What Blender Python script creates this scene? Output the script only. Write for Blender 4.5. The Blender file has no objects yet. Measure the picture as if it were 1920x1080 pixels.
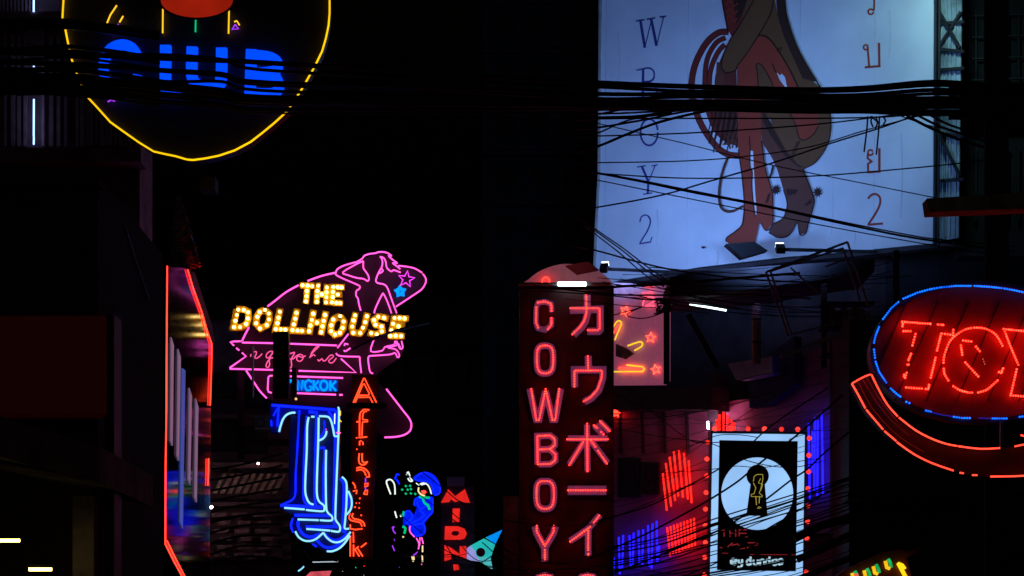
import bpy, math, random
from mathutils import Vector
random.seed(7)
SC = bpy.context.scene
COL = SC.collection

# ------------------------------------------------------------------ camera, sky, moonlight, exposure
WID = 0.443                 # picture width in metres at one metre distance
K = WID / 1920
HZ = 1267                   # row of the horizon in the photograph (below the frame: the lens looks up the street)
CZ = 1.7
cd = bpy.data.cameras.new('camera')
cam = bpy.data.objects.new('camera', cd)
COL.objects.link(cam)
cd.sensor_width = 36
cd.lens = 36 / WID
cd.shift_y = (HZ - 540) / 1920
cd.clip_end = 2000
cam.location = (0, 0, CZ)
cam.rotation_euler = (math.pi / 2, 0, 0)
SC.camera = cam

W = bpy.data.worlds.new('World')
SC.world = W
W.use_nodes = True
wn = W.node_tree.nodes
sky = wn.new('ShaderNodeTexSky')
sky.sky_type = 'NISHITA'
sky.sun_disc = False
sky.sun_elevation = math.radians(-5)
sky.sun_rotation = math.radians(200)
bg = wn['Background']
W.node_tree.links.new(sky.outputs[0], bg.inputs[0])
bg.inputs[1].default_value = 0.15
sl = bpy.data.lights.new('moon', 'SUN')
sl.energy = 0.004
sl.angle = math.radians(0.5)
sl.color = (0.8, 0.85, 1)
so = bpy.data.objects.new('moon', sl)
COL.objects.link(so)
so.rotation_euler = (math.radians(40), 0, math.radians(-20))
SC.view_settings.view_transform = 'Standard'
SC.view_settings.look = 'None'
SC.view_settings.exposure = 0
SC.view_settings.gamma = 1
SC.view_settings.use_curve_mapping = False
SC.cycles.use_denoising = True
SC.cycles.max_bounces = 6
SC.cycles.sample_clamp_indirect = 4

# ------------------------------------------------------------------ helpers
def P(px, py, Y):
    return Vector(((px - 960) * K * Y, Y, CZ + (HZ - py) * K * Y))

class Pl:
    """an upright plane through two measured points (column, distance)"""
    def __init__(s, a, b=None):
        if b is None:
            b = (a[0] + 100, a[1])
        A, B = P(a[0], HZ, a[1]), P(b[0], HZ, b[1])
        s.A = A
        d = (B - A).normalized()
        s.d = d
        s.n = Vector((d.y, -d.x, 0))
        if s.n.dot(Vector((0, 0, CZ)) - A) < 0:
            s.n = -s.n
        s.Y = (a[1] + b[1]) / 2
    def pt(s, p, off=0.0):
        r = Vector(((p[0] - 960) * K, 1, (HZ - p[1]) * K))
        C = Vector((0, 0, CZ))
        t = ((s.A + s.n * off - C).dot(s.n)) / r.dot(s.n)
        return C + r * t
    def m(s, px):
        return px * K * s.Y

def Z(reg, w):
    f = w / (reg[2] - reg[0])
    def g(*pts):
        return [(reg[0] + x / f, reg[1] + y / f) for x, y in pts]
    g.f = f
    return g

def smooth(pts, n=5, closed=False):
    L = len(pts)
    if L < 3:
        return list(pts)
    out = []
    rng = range(L if closed else L - 1)
    for i in rng:
        p0 = pts[(i - 1) % L] if (closed or i > 0) else pts[i]
        p1, p2 = pts[i], pts[(i + 1) % L]
        p3 = pts[(i + 2) % L] if (closed or i + 2 < L) else p2
        for k in range(n):
            t = k / n
            out.append(tuple(0.5 * ((2 * b) + (c - a) * t + (2 * a - 5 * b + 4 * c - d) * t * t + (3 * b - a - 3 * c + d) * t ** 3)
                             for a, b, c, d in zip(p0, p1, p2, p3)))
    if not closed:
        out.append(tuple(pts[-1]))
    return out

def ell(cx, cy, rx, ry, n=32, a0=0, a1=360, tilt=0):
    full = abs(a1 - a0) >= 360
    o = []
    c, s_ = math.cos(math.radians(tilt)), math.sin(math.radians(tilt))
    for i in range(n if full else n + 1):
        a = math.radians(a0 + (a1 - a0) * i / n)
        x, y = rx * math.cos(a), ry * math.sin(a)
        o.append((cx + x * c - y * s_, cy + x * s_ + y * c))
    return o

def along(pts, step, closed=False):
    q = list(pts) + ([pts[0]] if closed else [])
    tot = sum(math.dist(q[i], q[i + 1]) for i in range(len(q) - 1))
    n = max(1, round(tot / step))
    out, acc, i = [], 0, 0
    for k in range(n + (0 if closed else 1)):
        t = tot * k / n
        while i < len(q) - 2 and acc + math.dist(q[i], q[i + 1]) < t - 1e-9:
            acc += math.dist(q[i], q[i + 1])
            i += 1
        d = math.dist(q[i], q[i + 1]) or 1
        u = min(1, (t - acc) / d)
        out.append((q[i][0] + (q[i + 1][0] - q[i][0]) * u, q[i][1] + (q[i + 1][1] - q[i][1]) * u))
    return out

def star(cx, cy, r, rot=0, inner=.42):
    return [(cx + (r if k % 2 == 0 else r * inner) * math.sin(math.pi * k / 5 + math.radians(rot)),
             cy - (r if k % 2 == 0 else r * inner) * math.cos(math.pi * k / 5 + math.radians(rot))) for k in range(10)]

ORG = {}
class MB:
    def __init__(s):
        s.v, s.f, s.k = [], [], 0
    def tube(s, pts, r, n=6, closed=False):
        pts = [Vector(p) for p in pts]
        q = [pts[0]]
        for p in pts[1:]:
            if (p - q[-1]).length > 1e-5:
                q.append(p)
        pts = q
        L = len(pts)
        if L < 2:
            return s
        base = len(s.v)
        ref = None
        for i in range(L):
            a = pts[i] - pts[i - 1] if (i > 0 or closed) else None
            b = pts[(i + 1) % L] - pts[i] if (i < L - 1 or closed) else None
            a = a.normalized() if a is not None and a.length > 0 else None
            b = b.normalized() if b is not None and b.length > 0 else None
            t = (a + b) if a is not None and b is not None else (a if a is not None else b)
            if t.length < 1e-4:
                t = a
            t = t.normalized()
            if ref is None:
                ref = Vector((0, 1, 0)) if abs(t.y) < .9 else Vector((1, 0, 0))
            u = (ref - t * ref.dot(t))
            if u.length < 1e-4:
                u = t.orthogonal()
            u.normalize()
            w = t.cross(u)
            ref = u
            for k in range(n):
                an = 2 * math.pi * k / n
                s.v.append(pts[i] + (u * math.cos(an) + w * math.sin(an)) * r)
        m = L if closed else L - 1
        for i in range(m):
            for k in range(n):
                a0, a1 = base + i * n, base + ((i + 1) % L) * n
                s.f.append((a0 + k, a0 + (k + 1) % n, a1 + (k + 1) % n, a1 + k))
        if not closed:
            s.f.append(tuple(base + k for k in range(n))[::-1])
            s.f.append(tuple(base + (L - 1) * n + k for k in range(n)))
        return s
    def neon(s, pl, pts, rpx, off=.06, closed=False, sm=0, n=6):
        if sm:
            pts = smooth(pts, sm, closed)
        return s.tube([pl.pt(p, off) for p in pts], pl.m(rpx), n, closed)
    def loop(s, front, back):
        b = len(s.v)
        L = len(front)
        s.v += front + back
        s.f.append(tuple(range(b, b + L)))
        s.f.append(tuple(range(b + 2 * L - 1, b + L - 1, -1)))
        for i in range(L):
            j = (i + 1) % L
            s.f.append((b + i, b + L + i, b + L + j, b + j))
        return s
    def poly(s, pl, pts, off=0, th=.02):
        F = [pl.pt(p, off) for p in pts]
        return s.loop(F, [p - pl.n * th for p in F])
    def rect(s, pl, x0, y0, x1, y1, off=0, th=.02):
        return s.poly(pl, [(x0, y0), (x0, y1), (x1, y1), (x1, y0)], off, th)
    def ribbon(s, pl, pts, w, off=.02, th=.02, closed=False, sm=0):
        if sm:
            pts = smooth(pts, sm, closed)
        off = off + s.k * .0012
        s.k += 1
        L = len(pts)
        Lf, Rt = [], []
        for i in range(L):
            a = pts[i - 1] if (i > 0 or closed) else None
            c = pts[(i + 1) % L] if (i < L - 1 or closed) else None
            p = pts[i]
            def un(q, r):
                d = math.dist(q, r) or 1
                return ((r[0] - q[0]) / d, (r[1] - q[1]) / d)
            d1 = un(a, p) if a else un(p, c)
            d2 = un(p, c) if c else d1
            tx, ty = d1[0] + d2[0], d1[1] + d2[1]
            l = math.hypot(tx, ty)
            if l < .2:
                tx, ty, l = d1[0], d1[1], 1
            tx, ty = tx / l, ty / l
            cs = max(.45, tx * d1[0] + ty * d1[1])
            h = w / 2 / cs
            Lf.append((p[0] - ty * h, p[1] + tx * h))
            Rt.append((p[0] + ty * h, p[1] - tx * h))
        b = len(s.v)
        for A in (Lf, Rt):
            s.v += [pl.pt(p, off) for p in A]
        for A in (Lf, Rt):
            s.v += [pl.pt(p, off) - pl.n * th for p in A]
        m = L if closed else L - 1
        for i in range(m):
            j = (i + 1) % L
            l0, l1, r0, r1 = b + i, b + j, b + L + i, b + L + j
            s.f += [(l0, l1, r1, r0), (l0 + 2 * L, r0 + 2 * L, r1 + 2 * L, l1 + 2 * L),
                    (l0, l0 + 2 * L, l1 + 2 * L, l1), (r0, r1, r1 + 2 * L, r0 + 2 * L)]
        if not closed:
            for i in (0, L - 1):
                s.f.append((b + i, b + L + i, b + 3 * L + i, b + 2 * L + i))
        return s
    def ball(s, c, r, seg=8, rings=5, sq=1.0):
        b = len(s.v)
        c = Vector(c)
        s.v.append(c + Vector((0, 0, r)))
        for i in range(1, rings):
            a = math.pi * i / rings
            for k in range(seg):
                t = 2 * math.pi * k / seg
                s.v.append(c + Vector((r * math.sin(a) * math.cos(t), r * sq * math.sin(a) * math.sin(t), r * math.cos(a))))
        s.v.append(c - Vector((0, 0, r)))
        e = len(s.v) - 1
        for k in range(seg):
            s.f.append((b, b + 1 + k, b + 1 + (k + 1) % seg))
            for i in range(rings - 2):
                o = b + 1 + i * seg
                s.f.append((o + k, o + seg + k, o + seg + (k + 1) % seg, o + (k + 1) % seg))
            o = b + 1 + (rings - 2) * seg
            s.f.append((o + k, e, o + (k + 1) % seg))
        return s
    def bar(s, p, q, w, h=None):
        p, q = Vector(p), Vector(q)
        h = h or w
        t = (q - p).normalized()
        u = Vector((0, 0, 1)) if abs(t.z) < .9 else Vector((0, 1, 0))
        a = t.cross(u).normalized()
        c = a.cross(t)
        F = [p + a * x * w / 2 + c * y * h / 2 for x, y in ((-1, -1), (1, -1), (1, 1), (-1, 1))]
        G = [v + (q - p) for v in F]
        return s.loop(F, G)
    def box(s, x0, x1, y0, y1, z0, z1):
        F = [Vector((x, y0, z)) for x, z in ((x0, z0), (x1, z0), (x1, z1), (x0, z1))]
        G = [Vector((v.x, y1, v.z)) for v in F]
        return s.loop(F, G)
    def build(s, name, m, parent=None, label=None, kind=None, smooth_=False):
        if parent is None:
            xs = [p[0] for p in s.v]; ys = [p[1] for p in s.v]
            o0 = Vector(((min(xs) + max(xs)) / 2, (min(ys) + max(ys)) / 2, min(p[2] for p in s.v)))
        else:
            o0 = ORG[parent.name]
        me = bpy.data.meshes.new(name)
        me.from_pydata([tuple(Vector(p) - o0) for p in s.v], [], s.f)
        me.materials.append(m)
        if smooth_:
            for p in me.polygons:
                p.use_smooth = True
        o = bpy.data.objects.new(name, me)
        COL.objects.link(o)
        if parent is None:
            o.location = o0
        else:
            o.parent = parent
        ORG[o.name] = o0
        if label:
            o['label'] = label
        if kind:
            o['kind'] = kind
        return o

def thing(name, label, cat, at, group=None):
    o = bpy.data.objects.new(name, None)
    COL.objects.link(o)
    o.location = at
    o.empty_display_size = .2
    o['label'] = label
    o['category'] = cat
    if group:
        o['group'] = group
    ORG[o.name] = Vector(at)
    return o

def tag(o, label, cat, group=None):
    o['label'] = label
    o['category'] = cat
    if group:
        o['group'] = group
    return o

MATS = {}
def mat(name, col, rough=.6, metal=0, var=.25, scale=3, bump=0, col2=None, spec=.5):
    if name in MATS:
        return MATS[name]
    m = bpy.data.materials.new(name)
    m.use_nodes = True
    nt = m.node_tree
    b = nt.nodes['Principled BSDF']
    b.inputs['Roughness'].default_value = rough
    b.inputs['Metallic'].default_value = metal
    b.inputs['Specular IOR Level'].default_value = spec
    tc = nt.nodes.new('ShaderNodeTexCoord')
    no = nt.nodes.new('ShaderNodeTexNoise')
    no.inputs['Scale'].default_value = scale
    no.inputs['Detail'].default_value = 6
    nt.links.new(tc.outputs['Object'], no.inputs['Vector'])
    rp = nt.nodes.new('ShaderNodeValToRGB')
    c2 = col2 or tuple(c * (1 - var) for c in col)
    rp.color_ramp.elements[0].position = .35
    rp.color_ramp.elements[1].position = .65
    rp.color_ramp.elements[0].color = (*c2, 1)
    rp.color_ramp.elements[1].color = (*[min(1, c * (1 + var * .5)) for c in col], 1)
    nt.links.new(no.outputs['Fac'], rp.inputs['Fac'])
    nt.links.new(rp.outputs['Color'], b.inputs['Base Color'])
    if bump:
        bm = nt.nodes.new('ShaderNodeBump')
        bm.inputs['Strength'].default_value = bump
        bm.inputs['Distance'].default_value = .02
        nt.links.new(no.outputs['Fac'], bm.inputs['Height'])
        nt.links.new(bm.outputs['Normal'], b.inputs['Normal'])
    MATS[name] = m
    return m

def lit(name, col, em, k=1.0, rough=.5):
    """translucent acrylic lit from inside, or a surface with painted-in glow: a plain face that also glows"""
    m = mat(name, col, rough, 0, .2, 6)
    b = m.node_tree.nodes['Principled BSDF']
    b.inputs['Emission Color'].default_value = (*em, 1)
    b.inputs['Emission Strength'].default_value = k
    return m

def emis(name, col, k=1.0, var=.12, scale=2.5, rnd=0):
    """a lit tube or lit acrylic face: the glow wavers a little along it"""
    if name in MATS:
        return MATS[name]
    m = bpy.data.materials.new(name)
    m.use_nodes = True
    nt = m.node_tree
    nt.nodes.remove(nt.nodes['Principled BSDF'])
    e = nt.nodes.new('ShaderNodeEmission')
    e.inputs['Color'].default_value = (*col, 1)
    tc = nt.nodes.new('ShaderNodeTexCoord')
    no = nt.nodes.new('ShaderNodeTexNoise')
    no.inputs['Scale'].default_value = scale
    mr = nt.nodes.new('ShaderNodeMapRange')
    mr.inputs['From Min'].default_value = .3
    mr.inputs['From Max'].default_value = .7
    mr.inputs['To Min'].default_value = k * (1 - var)
    mr.inputs['To Max'].default_value = k * (1 + var)
    nt.links.new(tc.outputs['Object'], no.inputs['Vector'])
    nt.links.new(no.outputs['Fac'], mr.inputs['Value'])
    if rnd:   # each lamp of the kind burns a little brighter or duller
        oi = nt.nodes.new('ShaderNodeObjectInfo')
        m2 = nt.nodes.new('ShaderNodeMapRange')
        m2.inputs['To Min'].default_value = 1 - rnd
        m2.inputs['To Max'].default_value = 1 + rnd * .3
        mu = nt.nodes.new('ShaderNodeMath')
        mu.operation = 'MULTIPLY'
        nt.links.new(oi.outputs['Random'], m2.inputs['Value'])
        nt.links.new(m2.outputs['Result'], mu.inputs[0])
        nt.links.new(mr.outputs['Result'], mu.inputs[1])
        nt.links.new(mu.outputs[0], e.inputs['Strength'])
    else:
        nt.links.new(mr.outputs['Result'], e.inputs['Strength'])
    nt.links.new(e.outputs[0], nt.nodes['Material Output'].inputs['Surface'])
    MATS[name] = m
    return m

# materials
BLACK = mat('cable_rubber', (.012, .011, .012), .55)
DARK = mat('dark_painted_steel', (.03, .028, .032), .5, .3)
BOARD = mat('black_sign_board', (.035, .03, .035), .5, bump=.1)
STEEL = mat('dull_galvanised_steel', (.32, .33, .35), .5, .6, scale=8)
CONC = mat('weathered_concrete', (.22, .19, .17), .9, 0, .4, 5, .3)
SOOT = mat('sooty_render', (.05, .04, .045), .9, 0, .4, 2, .3)
SOOT2 = mat('dark_stained_plaster', (.085, .05, .06), .9, 0, .4, 2.5, .3)
PINK = emis('pink_neon', (2.0, .17, 1.0))
PINK2 = emis('thin_rose_neon', (1.25, .12, .42))
RED = emis('red_neon', (8.0, .15, .08))
ORNG = emis('orange_red_neon', (3.4, .15, .04))
REDLED = emis('red_led', (12.0, .26, .12), var=.3, scale=20)
BLUE = emis('deep_blue_neon', (.005, .025, 2.2))
CYAN = emis('pale_blue_neon', (.28, .75, 1.1), 1.25)
AZURE = emis('azure_neon', (.0, .38, 1.6))
BLUELED = emis('blue_led', (.01, .30, 2.6), var=.5, scale=9)
YEL = emis('yellow_neon', (1.3, .72, .03))
GREEN = emis('green_neon', (.0, .55, .22))
WHITE = emis('white_tube', (.9, 1.2, 1.25), 5)
PALE = emis('pale_neon', (.95, 1.1, 1.0), 1.0)
CREAM = emis('cream_neon', (1.1, .85, .42), 1.0)
PURP = emis('violet_neon', (.45, .05, 1.1), 1.0)
BULB = emis('warm_bulb', (3.2, 2.2, .62), 3.2, rnd=.55)

# ------------------------------------------------------------------ the setting: ground and dark buildings
g = MB(); g.loop([Vector((-300, -60, 0)), Vector((300, -60, 0)), Vector((300, 600, 0)), Vector((-300, 600, 0))],
                 [Vector((-300, -60, -.3)), Vector((300, -60, -.3)), Vector((300, 600, -.3)), Vector((-300, 600, -.3))])
o = g.build('ground', mat('street_asphalt', (.05, .05, .052), .7, 0, .3, 4, .2)); o['kind'] = 'structure'

def building(name, label, pl, x0, x1, ytop, depth, m, ledges=(), windows=(), wall_m=None, ybot=None):
    """a block whose front is the plane pl; ledges are rows in the photo, windows are rects"""
    base = pl.pt(((x0 + x1) / 2, HZ)); base.z = 0
    t = thing(name, label, 'building', base)
    b = MB()
    F = [pl.pt((x0, ytop)), pl.pt((x0, HZ)), pl.pt((x1, HZ)), pl.pt((x1, ytop))]
    F[0].z = F[3].z = max(F[0].z, F[3].z)
    for i in (1, 2): F[i].z = 0
    b.loop(F, [p + Vector((-pl.n.x, -pl.n.y, 0)) * depth for p in F])
    w = b.build('wall', m, t)
    for (ly, h, out) in ledges:
        q = MB(); q.rect(pl, x0 - 2, ly - h / 2, x1 + 2, ly + h / 2, out, out + .05)
        q.build('ledge', m, t)
    for (a, c, d, e) in windows:
        q = MB(); q.ribbon(pl, [(a, c), (a, e), (d, e), (d, c)], 4, .05, .08, True)
        fr = q.build('window', DARK, t)
        q = MB(); q.rect(pl, a, c, d, e, .015, .01)
        q.build('pane', mat('black_window_glass', (.01, .01, .013), .12), fr)
    return t

# far blocks that close the street: their outlines are lost in the night
pC = Pl((985, 62))
building('tower_block', 'tall dark tower block rising beyond the red vertical cowboy sign', pC, 905, 1122, -420, 14, SOOT,
         [(y, 6, .5) for y in range(-380, 470, 95)],
         [(930 + 62 * i, y + 22, 970 + 62 * i, y + 70) for y in range(-380, 400, 95) for i in range(3)])
pD = Pl((640, 85))
building('far_block', 'low dark far block closing the end of the street', pD, 380, 905, 560, 15, SOOT,
         [(640, 6, .5), (760, 6, .5)], [(420 + 60 * i, 665, 455 + 60 * i, 720) for i in range(8)])

# upper facade behind the round club sign, with vertical louvre blades and a blue-white tube
pF = Pl((130, 34))
tf = building('louvred_facade', 'dark rose facade with vertical louvre blades behind the round club sign', pF, -140, 262, -170, 1.2,
              mat('dusky_rose_wall', (.36, .17, .23), .85, 0, .35, 3, .2), [(24 + 10, 26, .25), (290, 26, .5)])
lm = mat('rose_louvre', (.5, .27, .34), .5, 0, .3, 6)
for i, x in enumerate([8, 20, 32, 44, 78, 92, 106, 120, 142, 150, 160, 168, 178, 187, 196, 204, 214, 222, 232, 242, 252, 262]):
    b = MB(); b.rect(pF, x, 62 + (i % 3) * 3, x + 5 + (i * 7) % 4, 274, .12 + .02 * (i % 2), .1)
    b.build('louvre_blade', lm, tf)
for i in range(10):
    b = MB(); b.rect(pF, -2 + i * 7, -40, 2 + i * 7, 22, .1, .06)
    b.build('louvre_blade', lm, tf)
for i, (ya, yb) in enumerate([(-60, 22), (108, 170), (186, 256), (257, 271)]):
    b = MB(); b.neon(pF, [(63.5, ya), (63.2, yb)], 1.7, .26)
    b.build('tube_light', emis('ice_blue_tube', (.42, .68, 1.3), 2.2), tf)

# house with roof slats behind the blue letter sign
pB = Pl((460, 52))
tb = building('slatted_house', 'dim house with louvred awnings behind the blue neon letter sign', pB, 392, 545, 600, 8,
              mat('mauve_plaster', (.36, .2, .25), .9, 0, .4, 3, .3), [(780, 8, .5), (872, 10, 1.2), (945, 7, .8), (1046, 6, .5)])
sm = mat('tan_board', (.7, .48, .42), .8, 0, .4, 8)
for i in range(9):
    x = 398 + i * 14
    b = MB(); b.poly(pB, [(x, 925), (x + 20, 888), (x + 27, 888), (x + 8, 925)], 1.15 + .004 * (i % 2), .05)
    b.build('awning_board', sm, tb)
for r in range(6):
    for c in range(3):
        x, y = 396 + c * 38 + (r * 11) % 17, 962 + r * 15
        b = MB(); b.poly(pB, [(x, y), (x + 2, y + 8), (x + 28 - (r * 5) % 9, y + 6), (x + 30 - (r * 5) % 9, y - 1)], .6, .04)
        b.build('shutter_slat', mat('rose_shutter', (.7, .4, .44), .7, 0, .4, 9), tb)
for (x0, y0, x1, y1) in [(404, 700, 455, 745), (462, 715, 500, 762), (400, 790, 445, 845), (452, 800, 500, 850)]:
    b = MB(); b.ribbon(pB, [(x0, y0), (x0, y1), (x1, y1), (x1, y0)], 3, .06, .07, True)
    w = b.build('window', DARK, tb)
    b = MB(); b.rect(pB, x0, y0, x1, y1, .02, .01)
    b.build('pane', mat('grey_glass', (.07, .07, .09), .25), w)
b = MB(); b.ball(P(396.5, 951, 50.2), .03); tag(b.build('eave_lamp', emis('hot_eave_lamp', (1, .72, .66), 70)), 'small white lamp on the dim house beside the mirrored panel', 'light')
b = MB(); b.ball(P(484, 869, 50.2), .025); tag(b.build('awning_lamp', emis('warm_awning_lamp', (1, .6, .5), 45)), 'small warm lamp over the awning boards of the dim house', 'light')
pAC = Pl((480, 49.5))
t = thing('air_conditioner', 'grey air conditioner unit on the dim house behind the blue sign', 'air conditioner', pAC.pt((492, 806)))
b = MB(); b.rect(pAC, 478, 780, 506, 804, 0, .5); b.build('casing', mat('grey_casing', (.3, .29, .3), .6), t)
b = MB(); b.ribbon(pAC, ell(488, 792, 8, 8, 16), 2, .02, .02, True); b.build('fan_ring', DARK, t)
b = MB(); b.tube([pAC.pt((478, 806), -.2), pAC.pt((506, 806), -.2)], .03); b.build('bracket', DARK, t)

# near dark building on the left side of the street
pN = Pl((100, 16))
tn = building('left_shop_building', 'near unlit shop building with maroon signboard and jutting canopy', pN, -260, 183, 330, 3.0, SOOT, [(340, 14, .12)])
b = MB(); b.rect(pN, -250, 592, 196, 775, .35, .3)
b.build('signboard', lit('maroon_glow_board', (.40, .02, .02), (.005, .0004, .0004), 1.0, .6), tn)  # faint red glow put into the board, which no lamp reaches
b = MB()
F = [P(-260, 700, 13), P(-260, 790, 13), P(188, 905, 15), P(188, 838, 15)]
b.loop(F, [p + Vector((0, 2.2, 0)) for p in F]); b.build('canopy', mat('pale_concrete', (.5, .42, .42), .9, 0, .4, 4, .3), tn)
b = MB(); b.rect(pN, 136, 930, 176, 1300, .5, .3); b.build('pillar', mat('lilac_stained_concrete', (.34, .27, .33), .9, 0, .6, 5, .4), tn)
b = MB(); b.rect(pN, 196, 590, 214, 1300, .25, .3); b.build('downpipe_cover', DARK, tn)
b = MB(); b.tube([P(232, 425, 15.3), P(248, 480, 15.3), P(277, 565, 15.3)], .018); b.build('pipe', mat('rose_grey_pipe', (.45, .3, .32), .3, .6), tn)
for i, (x0, x1, y, Y) in enumerate([(-30, 37, 1013.5, 14.6), (54, 97, 1067.5, 14.9)]):
    t = thing('ceiling_tube_light', ['warm yellow strip light at the frame edge under the dark canopy', 'lower warm yellow strip light under the dark canopy beside the pillar'][i], 'light', P((x0 + x1) / 2, y - 6, Y))
    b = MB(); b.tube([P(x0, y, Y), P(x1, y, Y)], 3.2 * K * Y, 8); b.build('tube', emis('warm_strip', (1.6, 1.25, .28), 4.5, .2, 9), t)
    b = MB(); b.bar(P(x0 - 3, y - 6, Y), P(x1 + 3, y - 6, Y), .03, .02); b.build('batten', DARK, t)

# mirrored corner panel edged in red neon, with tall channel letters, and the tiled spire above it
pM = Pl((313, 20), (397, 24.5))
t = thing('mirror_panel_sign', 'tall mirrored panel edged in red neon on the dark corner', 'sign', P(340, 1180, 21.5))
b = MB(); b.poly(pM, [(312, 500), (310, 1020), (348, 1090), (392, 1240), (393, 1080), (396, 640), (352, 503)], 0, .25)
mm = mat('tinted_mirror', (.055, .05, .075), .05, 1, .3, 3, .012)
mm.node_tree.nodes['Principled BSDF'].inputs['Specular Tint'].default_value = (.10, .10, .17, 1)
b.build('mirror_face', mm, t)
for pts in ([(313.5, 499), (312, 760), (310, 935)], [(310, 935), (310, 1020), (326, 1052), (352, 1100)], [(352, 506), (362, 540), (380, 590), (388, 620), (397, 645), (396, 700), (394, 760)], [(391, 860), (390, 910)], [(313, 1014), (328, 1045), (345, 1078), (352, 1090)]):
    b = MB(); b.neon(pM, pts, 1.15, .012); b.build('neon_tube', RED, t)
plm = lit('pearl_letter_face', (.3, .24, .3), (.13, .085, .15), 1.0, .35)
for (x0, y0, x1, y1) in [(324, 640, 323, 832), (337, 662, 335, 860), (358, 735, 356, 905), (370, 755, 368, 938)]:
    b = MB(); b.poly(pM, [(x0 - 2.4, y0 - 8), (x1 - 2.6, y1 - 6), (x1 + 1.2, y1 + 4), (x0 + 2.4, y0 + 8)], .012, .010)
    le = b.build('channel_letter', plm, t)
    b = MB(); b.neon(pM, [(x0, y0 + 4), (x1 - .6, y1 - 6)], .45, .018); b.build('neon_tube', emis('faint_rose_tube', (.55, .18, .3), .7), le)
for (x0, y0, x1, y1) in [(344, 690, 341, 985)]:
    b = MB(); b.poly(pM, [(x0 - 2, y0), (x1 - 3, y1 - 8), (x1 + 2, y1 + 6), (x0 + 4, y0 + 5)], .012, .010)
    b.build('blue_strip', lit('blue_glow_strip', (.12, .2, .7), (.03, .06, .28), 1.0, .3), t)  # blue streak on the mirror, its glow set in the material
b = MB(); b.poly(pM, [(353, 503), (366, 512), (398, 612), (403, 640), (396, 640), (380, 585)], -.02, .03)
b.build('eave_board', mat('crimson_eave', (.45, .04, .07), .6, 0, .4, 10), t)

t = thing('tiled_spire', 'dark conical spire roofed with rows of tiles above the mirrored panel', 'spire', P(345, 500, 22))
tm = mat('glazed_spire_tile', (.5, .28, .3), .28, 0, .5, 12)
cx, Yc = 346, 22.2
for r in range(18):
    yb = 500 - r * 7.2
    hw = 28 * (1 - r / 19.0) ** .8
    xs = cx - r * .55
    n = max(6, 16 - r // 2)
    c0 = P(xs, yb, Yc)
    for k in range(n):
        a0, a1 = 2 * math.pi * k / n, 2 * math.pi * (k + .93) / n
        R0, R1 = hw * K * Yc * 1.06, hw * K * Yc * .88
        zb, zt = c0.z, P(xs, yb - 8.6, Yc).z
        if math.sin((a0 + a1) / 2) > .35:
            continue
        jit = .006 * ((k * 5 + r * 3) % 4)
        pts = [(a0, R0 + jit, zb), (a1, R0 + jit, zb), (a1, R1, zt), (a0, R1, zt)]
        F = [Vector((c0.x + R * math.cos(a), c0.y + R * math.sin(a), z)) for a, R, z in pts]
        G = [Vector((c0.x + (R - .025) * math.cos(a), c0.y + (R - .025) * math.sin(a), z)) for a, R, z in pts]
        b = MB(); b.loop(F, G); b.build('tile', tm, t)
b = MB()
rg = [Vector((P(cx, 502, Yc).x + 27 * K * Yc * .85 * math.cos(2 * math.pi * k / 16), Yc + 27 * K * Yc * .85 * math.sin(2 * math.pi * k / 16), P(cx, 502, Yc).z)) for k in range(16)]
ap = P(cx - 9, 372, Yc)
n0 = len(b.v); b.v += rg + [ap]; b.f += [(k, (k + 1) % 16, 16) for k in range(16)] + [tuple(range(16))[::-1]]
b.build('core', DARK, t)
b = MB(); pS = Pl((380, 26)); b.rect(pS, 375, 330, 403, 356, 0, .3)
tag(b.build('roof_box', mat('grey_box', (.16, .16, .18), .7)), 'small grey metal box on the roof above the tiled spire', 'box')

# right side of the street: the facade that carries the white billboard and the neon hands
pW = Pl((1150, 44), (1560, 40.5))
mauve = mat('mauve_wall', (.60, .17, .30), .85, 0, .35, 1.3, .25)  # base colour reddened in place of pink light from the street below
tw = building('mauve_facade', 'stained mauve facade carrying red and blue neon hands below the billboard', pW, 1118, 1600, 778, 6, mauve, [])
b = MB(); b.poly(pW, [(1396, 770), (1440, 705), (1556, 640), (1556, 1000), (1396, 1000)], .3, .29); b.build('upper_wall', mauve, tw)
b = MB(); b.rect(pW, 1148, 724, 1335, 768, .5, .5); b.build('beam', SOOT2, tw)
b = MB(); b.rect(pW, 1330, 700, 1346, 1240, .22, .25); b.build('pier', SOOT2, tw)
b = MB(); b.poly(pW, [(1364, 682), (1448, 668), (1448, 700), (1380, 712)], .9, .3); b.build('sign_back', mat('pale_grey_board', (.40, .38, .45), .7), tw)
b = MB(); b.poly(pW, [(1405, 690), (1490, 630), (1490, 720), (1440, 760), (1405, 765)], .6, .2); b.build('awning', mat('navy_awning', (.06, .05, .16), .8), tw)
for x in range(1160, 1330, 42):
    b = MB(); b.ribbon(pW, [(x, 772), (x + 2, 850)], 3, .06, .05); b.build('conduit', SOOT2, tw)
for (x0, y0, x1, y1) in [(1160, 860, 1196, 930), (1203, 868, 1232, 925)]:
    b = MB(); b.ribbon(pW, [(x0, y0), (x0, y1), (x1, y1), (x1, y0)], 4, .05, .07, True); w = b.build('window', DARK, tw)
    b = MB(); b.rect(pW, x0, y0, x1, y1, .02, .01); b.build('pane', mat('plum_glass', (.05, .03, .05), .2), w)

# dark loft behind the billboard
pL = Pl((1240, 46), (1640, 40))
tl = building('dark_loft', 'dark cluttered loft level between the billboard and the mauve facade', pL, 1120, 1660, -250, 5, SOOT, [])
pR1 = Pl((1250, 41.2), (1640, 37.6))
def framebars(t, pl, segs, w, m, off=0, name='bar'):
    for a, c in segs:
        b = MB(); b.bar(pl.pt(a, off), pl.pt(c, off), pl.m(w)); b.build(name, m, t)

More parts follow.
